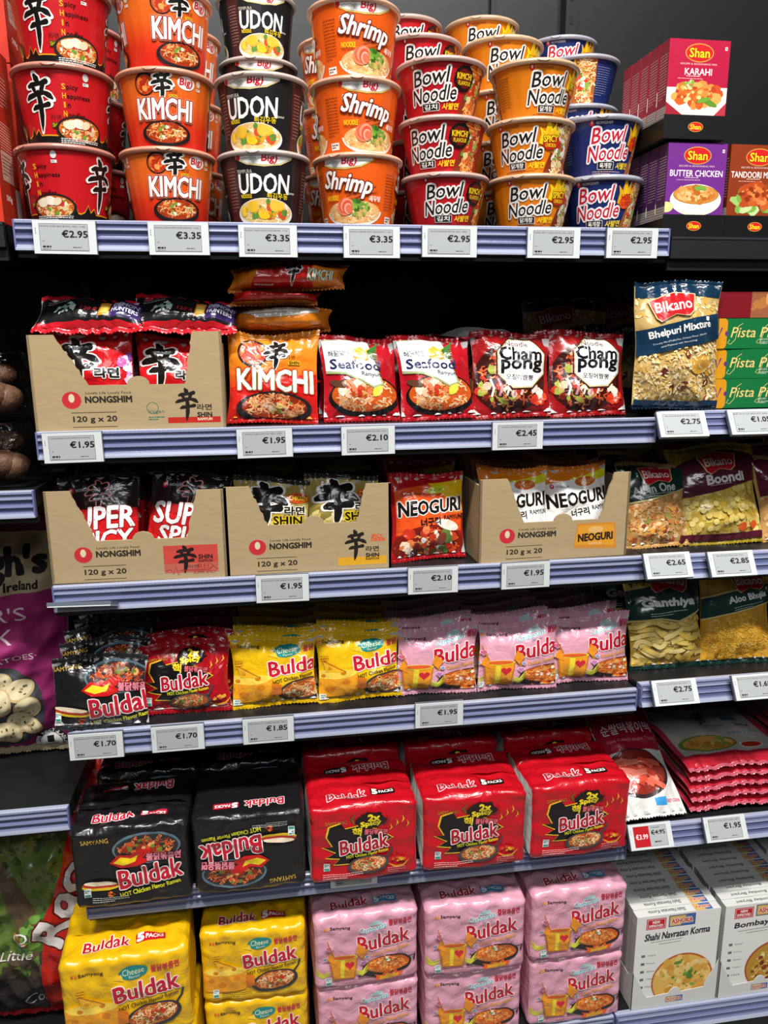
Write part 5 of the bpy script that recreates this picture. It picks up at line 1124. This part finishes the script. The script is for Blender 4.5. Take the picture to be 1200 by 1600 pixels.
for fi, (c, x, ys, where, lean, roll) in enumerate(FILES):
    base, art, nm, sc_ = HOT[c]
    def mk(): return make_pouch('noodle_pouch', .150, .127, .040, base, pouch_art(art, {'black': 4, 'red': 0}.get(c, 11), {'black': (.90, .82), 'red': (.86, .80)}.get(c, (1.0, .82)), -1), 51+fi, seal_col=sc_, mat='film')
    for j, (y, dz) in enumerate(ys):
        put('hot'+c, mk, x+(.003*(j % 2) if j else 0)-(.004*j)*(1 if x > .5 else -.6), y, ZS[4]+dz, '%s, %s, %s' % (nm, where, ORD[j]), 'noodle pouch', nm+'es on the fourth shelf', lean=lean+(2 if j else 0), roll=(-roll if c == 'black' else roll) if j == 0 else 0, rz=(6 if c == 'black' else -1) if j == 0 else (j*37 % 5-2))
put('hotpink', None, .72, .235, ZS[4]+.05, 'pink cream noodle pouch tilted at the back under a price label', 'noodle pouch', None, lean=40, roll=6)
mk_gan = lambda: make_pouch('snack_bag', .152, .195, .052, '#b48c38', art_ganthiya, 61, mat='clear_bag', seal_col='#14352f')
mk_alo = lambda: make_pouch('snack_bag', .150, .195, .052, '#c8942c', art_aloo, 63, mat='clear_bag', seal_col='#14352f')
put('gan', mk_gan, 1.087, .046, ZR[4], 'dark green snack bag of thick yellow sticks, front one', 'snack bag', 'green bags of thick sticks', lean=16)
put('gan', mk_gan, 1.045, .13, ZR[4], 'dark green snack bag of thick yellow sticks, in shadow behind the pink pouches', 'snack bag', 'green bags of thick sticks', lean=8)
put('alo', mk_alo, 1.232, .042, ZR[4], 'dark green snack bag of fine orange strands', 'snack bag', None, lean=17, roll=-2)
put('alo', mk_alo, 1.40, .06, ZR[4], 'dark green snack bag cut by the frame beside the bag of fine strands', 'snack bag', None, lean=10)

# ------------------------------------------------------------------ fifth and base shelf: five-packs
BR = {'black': ('#19181a', art_hot_black, '#f0e4e4', '#b81c34', '#f4eeee', 'black noodle five-pack', '#202022'), 'red': ('#c01020', art_hot_red, '#f4eaea', '#16120f', '#f4eeea', 'red extra spicy noodle five-pack', '#d8d4d0'),
      'yellow': ('#ecb90f', art_hot_yellow, '#f8f0e0', '#c81828', '#f8f0e8', 'yellow cheese noodle five-pack', '#ecb90f'), 'pink': ('#dfa2b6', art_hot_pink, '#f6e8ec', '#3c94c8', '#f0f6fa', 'pink cream noodle five-pack', '#dfa2b6')}
BH, BDp = .152, .150
def brick(c, x, y, z, label, rz=0, sc=1.0, flip=False):
    base, art, wo, pc, pt, nm, sd = BR[c]
    def mk(): return make_brick('noodle_multipack', .192, BH, BDp, base, brick_art(art, BH*1000, wo, pc, pt, 2000*(BH+BDp)), 71+len(c), side=sd)
    o = proto_or_copy('brick'+c, mk); o.location = (x, y, z); o.rotation_euler = (0, 0, math.radians(rz)); o.scale = (sc,)*3
    if flip: o.rotation_euler = (0, PI, math.radians(rz)); o.location = (x, y, z+BH*sc)
    tag(o, label, 'multipack', nm+'s'); return o
z5 = ZS[5]+.0005
brick('black', .088, -.036, z5, 'black five-pack of noodles, front left, lettering upright', 1)
brick('black', .285, -.034, z5, 'black five-pack of noodles printed upside down beside the upright one', -1, flip=True)
for j in (1, 2):
    for x, w in ((.095, 'left'), (.285, 'right')): brick('black', x, -.030+j*.164, z5+(.004*j), 'black five-pack of noodles, %s, %s file' % (ORD[j], w), 1, .98)
for x, w, y in ((.487, 'left', -.038), (.688, 'middle', -.040), (.892, 'right', -.036)):
    brick('red', x, y, z5, 'red five-pack of noodles with flame, %s of three at the front' % w, {'left': 1, 'middle': -1, 'right': 1}[w])
    for j in (1, 2): brick('red', x-(.004*j), y+j*.164, z5+.012*j, 'red five-pack of noodles, %s, %s file' % (ORD[j], w), 1-j, .99)
z6 = ZS[6]+.0005
brick('yellow', .282, -.002, z6, 'yellow five-pack of noodles, lower one of the right yellow stack'); brick('yellow', .281, -.004, z6+.155, 'yellow five-pack of noodles, upper one of the right yellow stack', -2)
brick('yellow', .072, -.055, z6-.002, 'yellow five-pack of noodles at the foot of the left yellow stack', 0, 1.08); brick('yellow', .066, -.062, z6+.163, 'large yellow five-pack leaning out at the bottom left corner', 3, 1.12)
for x, w, ya, yb in ((.494, 'left', -.004, -.008), (.703, 'middle', -.004, -.014), (.915, 'right', -.004, -.008)):
    brick('pink', x, ya, z6, 'pink five-pack of noodles, lower one of the %s pink stack' % w, 0, 1.02); brick('pink', x-.002, yb, z6+.159, 'pink five-pack of noodles, upper one of the %s pink stack' % w, {'left': 1.5, 'middle': -1, 'right': 1}[w], 1.03)
brick('yellow', .282, .158, z6+.155, 'yellow five-pack of noodles behind the right yellow stack', 2)
for x, w in ((.494, 'left'), (.703, 'middle'), (.915, 'right')): brick('pink', x, .158, z6+.159, 'pink five-pack of noodles behind the %s pink stack' % w, 1)

# ------------------------------------------------------------------ right bay, lower shelves
def art_rice_cake(A):
    A.poly([(-80,112),(80,112),(80,6),(-80,6)], '#a01830'); A.ell(0, 118, 26, 22, '#e8e6e4'); A.line([(-12,112),(-12,104),(12,104),(12,112)], 1.6, '#3c3436')
    A.text('\uad6d\ub0b4\uc0b0 \uc300\ub85c \ub9cc\ub4e0', 0, 80, 90, 7, '#d88c98'); A.text('\uc21c\uc300\ub5a1\ubcf6\uc774\ub5a1', 2, 56, 112, 25, '#f4ecec', bold=.01); A.text('Rice Cake(Tubular Type)', 4, 28, 110, 9, '#d88c98')
    A.ell(-8, -40, 66, 50, '#38282a'); A.ell(-8, -38, 60, 45, '#8c2c20')
    for k in range(26):
        x, y, t = A.rng.uniform(-48, 34), A.rng.uniform(-66, -12), A.rng.uniform(-.7, .4); A.line([(x-16*math.cos(t), y-16*math.sin(t)), (x, y+2), (x+16*math.cos(t), y+16*math.sin(t))], 11, A.rng.choice(['#d8503c', '#e06850', '#c84434', '#e88068']), .05)
    A.rect(10, -106, 34, -92, '#3c9cd8'); A.text('EASY COOK', 50, -99, 30, 6, '#d83c68', bold=.02)
mk_rc = lambda: make_pouch('rice_cake_bag', .138, .250, .045, '#dcdcd8', art_rice_cake, 81, mat='film_soft', seal=6)
put('rc', mk_rc, 1.062, .000, ZR[5]+.016, 'white and crimson rice cake bag leaning far back behind the red price panel', 'rice cake bag', None, lean=55, roll=2)
put('rc', mk_rc, 1.062, .130, ZR[5]+.014, 'white and crimson rice cake bag in shadow behind the front one', 'rice cake bag', None, lean=40, roll=-2)
def art_rice_paper(A):
    A.rect(-120, -120, 120, -84, '#c42838'); A.rect(-112, -82, 112, 110, '#c4bcb4'); 
    A.text('RICE PAPER', 0, 96, 150, 16, '#a81c28', bold=.04); A.ell(-40, -48, 66, 28, '#6c8c3c'); A.ell(-38, -48, 58, 24, '#d8a050'); A.blobs(-36, -46, 46, 18, ['#e0a850', '#c88838', '#ecc478', '#8cac48'], 30, 6, 12); A.ell(52, -62, 26, 13, '#e8e0d8'); A.ell(52, -62, 22, 10, '#c83c28')
    for k in range(12): A.line([(-14, 20+k*3), (4+(k*29 % 17)-8, 34+k*3), (14+(k*13 % 11), 28+k*4)], 4, '#3c5c44', .4, True)
    A.line([(-20, 18), (40, 14)], 2, '#58685c'); A.ell(64, 34, 20, 9, '#5c8cb0'); A.text('200 g', 78, 8, 34, 10, '#38506c', bold=.03); A.text('B\u00e1nh Tr\u00e1ng', 66, -18, 70, 10, '#58a0a8', bold=.03)
mk_rp = lambda: make_pouch('rice_paper_pack', .245, .245, .017, '#c03c52', art_rice_paper, 83, mat='clear_bag', seal=8, amp=.0007, pw=8, seal_col='#c05a6c', back='#b83048')
for j in range(5): put('rp', mk_rp, 1.260+.003*(j % 2), .014+(.004*j), ZR[5]+.012+j*.0195, 'red and white rice paper pack, %s one of the left pile' % LEV[j], 'rice paper pack', 'rice paper packs', lean=87, rz=-1+(j % 3))
for j in range(6): put('rp', mk_rp, 1.515, .05, ZR[5]+.012+j*.0195, 'red and white rice paper pack, %s of the right pile cut by the frame' % (LEV[j] if j < 5 else 'topmost'), 'rice paper pack', 'rice paper packs', lean=87, rz=2-(j % 3))
def ttl(t, w):
    return lambda A: A.text(t, 0 if w < 150 else 8, 60, w, 16, '#24303c', bold=.035, shear=.16, rot=2)
def meal_top(t):
    def f(A): A.text(t, -22, 0, 80, 9, '#4c5058', bold=.02, rot=180, shear=.15); A.rect(36, -9, 74, 9, '#3c68ac'); A.poly([(36,-9),(60,-9),(48,9),(36,9)], '#dcb050'); A.text('ASHOKA', 55, 0, 32, 8, '#c8382c', '#f4ead0', .8, .03, rot=180); A.lines(-60, 9, 70, 1, 3, '#a0a0a0', 1)
    return f
MD = .0212
for key, x, n, t, w, dish, nm, col in (('shahi', 1.133, 12, 'Shahi Navratan Korma', 142, dish_korma, 'vegetable korma', 'left column'), ('bombay', 1.326, 12, 'Bombay Biryani', 150, dish_biryani, 'yellow rice', 'right column'), ('bombay', 1.519, 8, '', 0, None, 'yellow rice', 'far right column')):
    for j in range(n):
        o = proto_or_copy('meal'+key, lambda: make_box('ready_meal_box', .182, .216, MD-.0015, '#e6e6e2', art_meal(ttl(t, w), dish), lambda A: (A.lines(-14, 80, 28, 24, 6, '#8c8c90', 1.6)), meal_top(t), '#e0e0dc', '#cfcfcc', seed=11))
        o.location = (x+.0015*((j*7) % 3-1), .004+j*MD+(.085 if n == 8 else 0), ZR[6]+.003)
        tag(o, 'white boxed ready meal of %s, %s, %s' % (nm, col, ORD[j] if j < 5 else ['sixth', 'seventh', 'eighth', 'ninth', 'tenth', 'eleventh', 'twelfth'][j-5]+' from the front'), 'ready meal box', 'ready meal boxes')
for x, n, nm, x1 in ((1.133, 12, 'korma', .06), (1.326, 12, 'rice', .06)):
    m = MB(); c = '#d4d4d0'
    pts = [(-.0945, 0), (.0945, 0), (.0945, .098)]+[(.092-.020*(1-math.cos(PI*k/8))/2-.008*k/8, .098-.064*k/8) for k in range(1, 9)]+[(.014, .030)]+[(.012*math.cos(PI*k/8), .030+.012*math.sin(PI*k/8)) for k in range(1, 8)]+[(-.014, .030), (-.062, .026)]+[(-.064-.022*k/6, .026+.048*k/6) for k in range(1, 7)]+[(-.0945, .090)]
    slab(m, pts, .0012, c, (0, 0, 0)); D = n*MD+.01
    slab(m, [(0, 0), (D, 0), (D, .07), (.02, .07), (0, .098)], .0012, c, (.0945, 0, 0), (0, 1, 0)); slab(m, [(-D, 0), (0, 0), (0, .09), (-.02, .07), (-D, .07)], .0012, c, (-.0945, 0, 0), (0, -1, 0))
    m.box((-.094, .001, 0), (.094, D, .0012), c)
    A = Art(None, 5); A.rect(-19, 8, 19, 22, '#4868a4'); A.rect(-18, 9, 4, 21, '#d8b060'); A.text('ASHOKA', 0, 15, 32, 7, '#b8382c', '#f0e6d0', .8, .03); A.apply(m, plane_map((0, 0, 0), (1, 0, 0), (0, 0, 1)), 60, .00004, .00008)
    o = m.obj('display_tray', 'box', None, False); o.location = (x, 0, ZR[6]+.0008); tag(o, 'white cardboard tray around the boxed %s meals' % nm, 'display tray')

# ------------------------------------------------------------------ left bay
def art_potato(A):
    A.rect(-190, 190, 190, 270, '#5c1438'); A.text('grown', 120, 212, 60, 16, '#b08898'); A.rect(-190, 80, 190, 190, '#a89878'); A.rect(-190, -300, 190, 80, '#8c2460')
    A.text("Keogh's", 62, 132, 190, 66, '#1c1414', bold=.05); A.text('in Ireland', 110, 94, 72, 16, '#1c1414', bold=.03); A.text("LOVER'S", 38, 44, 170, 26, '#d8c0cc'); A.text('PARK', 42, 2, 110, 26, '#d8c0cc'); A.text('POTATOES\u00b7', 80, -38, 110, 11, '#d8c0cc')
    A.ell(36, -136, 98, 92, '#3c3c40', n=60); A.ell(36, -136, 88, 82, '#4a4a4e', n=60)
    for k, (x, y, r) in enumerate(((60, -82, 26), (96, -100, 24), (104, -140, 26), (84, -168, 26), (58, -120, 28), (60, -190, 26), (30, -100, 26), (26, -150, 28), (100, -178, 20), (18, -190, 26))):
        A.ell(x, y, r, r*.86, '#c8b080', k*20); A.ell(x-1, y+2, r*.88, r*.74, '#e0d0a8', k*20); A.blobs(x, y, r*.6, r*.5, ['#6c6c38', '#a8884c', '#4c5428'], 9, 1.5, 3)
    A.ell(126, -226, 30, 30, '#1c1818', n=40); A.ell(126, -226, 20, 20, '#e0dcd8'); A.ell(126, -226, 18, 18, '#f0eeec'); A.rect(120, -226, 132, -212, '#1c1818'); A.lines(114, -232, 24, 3, 5, '#3c3838', 1.5)
    for t, s in (('100% RECYCLABLE', 1), ('PACKAGING', -1)):
        for i, ch in enumerate(t):
            if ch == ' ': continue
            a = (i-(len(t)-1)/2)*(.24 if s > 0 else .26); A.text(ch, 126+24.8*math.sin(a), -226+s*24.8*math.cos(a), 5, 6.5, '#f0ece8', bold=.03, rot=-math.degrees(a)*s)
P1 = make_pouch('potato_sack', .370, .495, .15, '#a89878', art_potato, 91, mat='paper', back='#a89878', seal=14, amp=.003); place(P1, -.212, .165, ZL[5]+.002, lean=3, rz=2)
tag(P1, 'magenta and kraft paper potato sack standing on the left bay shelf', 'potato sack')
def art_rooster(A):
    A.rect(-200, 140, 200, 300, '#8c949c'); A.rect(-200, -160, 200, 150, '#5c7030'); A.blobs(0, 0, 190, 150, ['#3c5020', '#50662a', '#5c7030', '#304418', '#6c7c3a'], 420, 3, 9, rect=True); A.poly([(-60,140),(20,20),(60,-60),(90,-160),(40,-160),(0,-40)], '#5c4a34'); A.blobs(60, -70, 60, 60, ['#3c6424', '#4c7c34', '#c88c3c', '#6c9440'], 70, 5, 12)
    A.rect(-200, -300, 200, -150, '#2c2624'); A.blobs(20, -120, 120, 20, ['#5c4c3c', '#6c5844', '#3c3228'], 30, 8, 18)
    A.text('Delicious', -20, 190, 150, 34, '#1c2438', shear=.2); A.text('Queens', 50, -58, 110, 22, '#e8e4dc', shear=.25); A.text('Little', 0, -96, 60, 20, '#e8e4dc', shear=.25); A.text('Cook', 40, -215, 70, 30, '#e8e4dc', shear=.25)
    A.poly([(106,260),(94,160),(74,40),(54,-20),(46,-120),(44,-280),(220,-280),(220,260)], '#c02014'); A.text('Rooster', 108, 84, 330, 58, '#d8d0cc', '#5c1410', 3, .03, rot=72, shear=.1)
P2 = make_pouch('potato_sack', .385, .560, .17, '#b81c14', art_rooster, 93, mat='film_soft', back='#b81c14', seal=14, amp=.003); place(P2, -.172, .135, ZL[6]+.002, lean=6, roll=-3)
tag(P2, 'red potato sack with a green field picture on the left bay base', 'potato sack')
def art_cereal(A): A.rect(-60, -110, 60, 110, '#5c6438'); A.text('SERVING SUGGESTION', 70, -60, 60, 5, '#e8e0d0', rot=90); A.blobs(0, 0, 50, 90, ['#7c8048', '#4c5430', '#a89c58'], 30, 8, 20, rect=True)
def side_cereal(A):
    A.rect(-70, -110, 70, 110, '#b8301c'); A.lines(-26, 84, 52, 9, 5, '#e0b8a8', 1.4); A.lines(-26, 20, 52, 16, 4, '#e8c8b8', 1.2); A.rect(-30, -60, 20, -20, '#d8a898'); A.lines(-26, -26, 40, 6, 5, '#5c2418', 1.4); A.text('500g', -10, -84, 26, 10, '#f0e4dc', bold=.03); A.rect(24, -108, 60, -64, '#d8d4d0')
for j, (y, z) in enumerate(((.012, 0), (.125, 0), (.125, .245), (.24, 0), (.24, .245))):
    o = proto_or_copy('cereal', lambda: make_box('cereal_box', .19, .243, .095, '#c8321c', art_cereal, side_cereal, None, '#b02818', '#c8341c', seed=12)); o.location = (-.112, y, ZL[1]+.0005+z)
    tag(o, ['tall red cereal box standing nearest the aisle', 'red cereal box behind the nearest one, lower', 'red cereal box behind the nearest one, upper', 'red cereal box at the back, lower', 'red cereal box at the back, upper'][j], 'cereal box', 'red cereal boxes')
for j, (z, nm) in enumerate(((0, 'lower'), (.108, 'upper'))):
    r = empty('wrapped_produce_pack', (-.120, .085, ZL[3]+.001+z)); rg = random.Random(5)
    for k in range(14):
        m = MB(); a, b = np.meshgrid(np.linspace(0, 2*PI, 17), np.linspace(0, PI, 10), indexing='ij'); cx, cy2, cz = rg.uniform(-.075, .06), rg.uniform(-.05, .05), .028+.036*(k % 2)+rg.uniform(-.004, .004); q = rg.uniform(.022, .03)
        w = 1+.1*np.sin(3*a+k)
        m.grid(np.stack([cx+q*1.2*w*np.sin(b)*np.cos(a), cy2+q*np.sin(b)*np.sin(a), cz+q*.85*np.cos(b)], -1), hexlin(rg.choice(['#5c3c2c', '#6c4834', '#4c3024', '#7c5840'])), flip=True); m.obj('brown_fruit', 'fruit', r)
    m = MB(); U, V = np.meshgrid(np.linspace(-PI, PI, 60), np.linspace(0, 1, 20), indexing='ij'); k = 1-.18*V**3
    sx = np.sign(np.cos(U))*np.abs(np.cos(U))**.45; sy2 = np.sign(np.sin(U))*np.abs(np.sin(U))**.45
    m.grid(np.stack([.102*sx*k, .072*sy2*k, .003+.095*V+.002*np.sin(9*U)*V], -1), hexlin('#d8dce0')); m.grid(np.stack([.102*sx*.82*(1-V), .072*sy2*.82*(1-V), .098+.006*np.sin(5*U+6*V)*V*(1-V)*3], -1), hexlin('#d8dce0')); m.obj('plastic_wrap', 'clear', r)
    tag(r, 'clear plastic pack of brown produce on the left bay shelf, %s one' % nm, 'produce pack', 'wrapped produce packs')
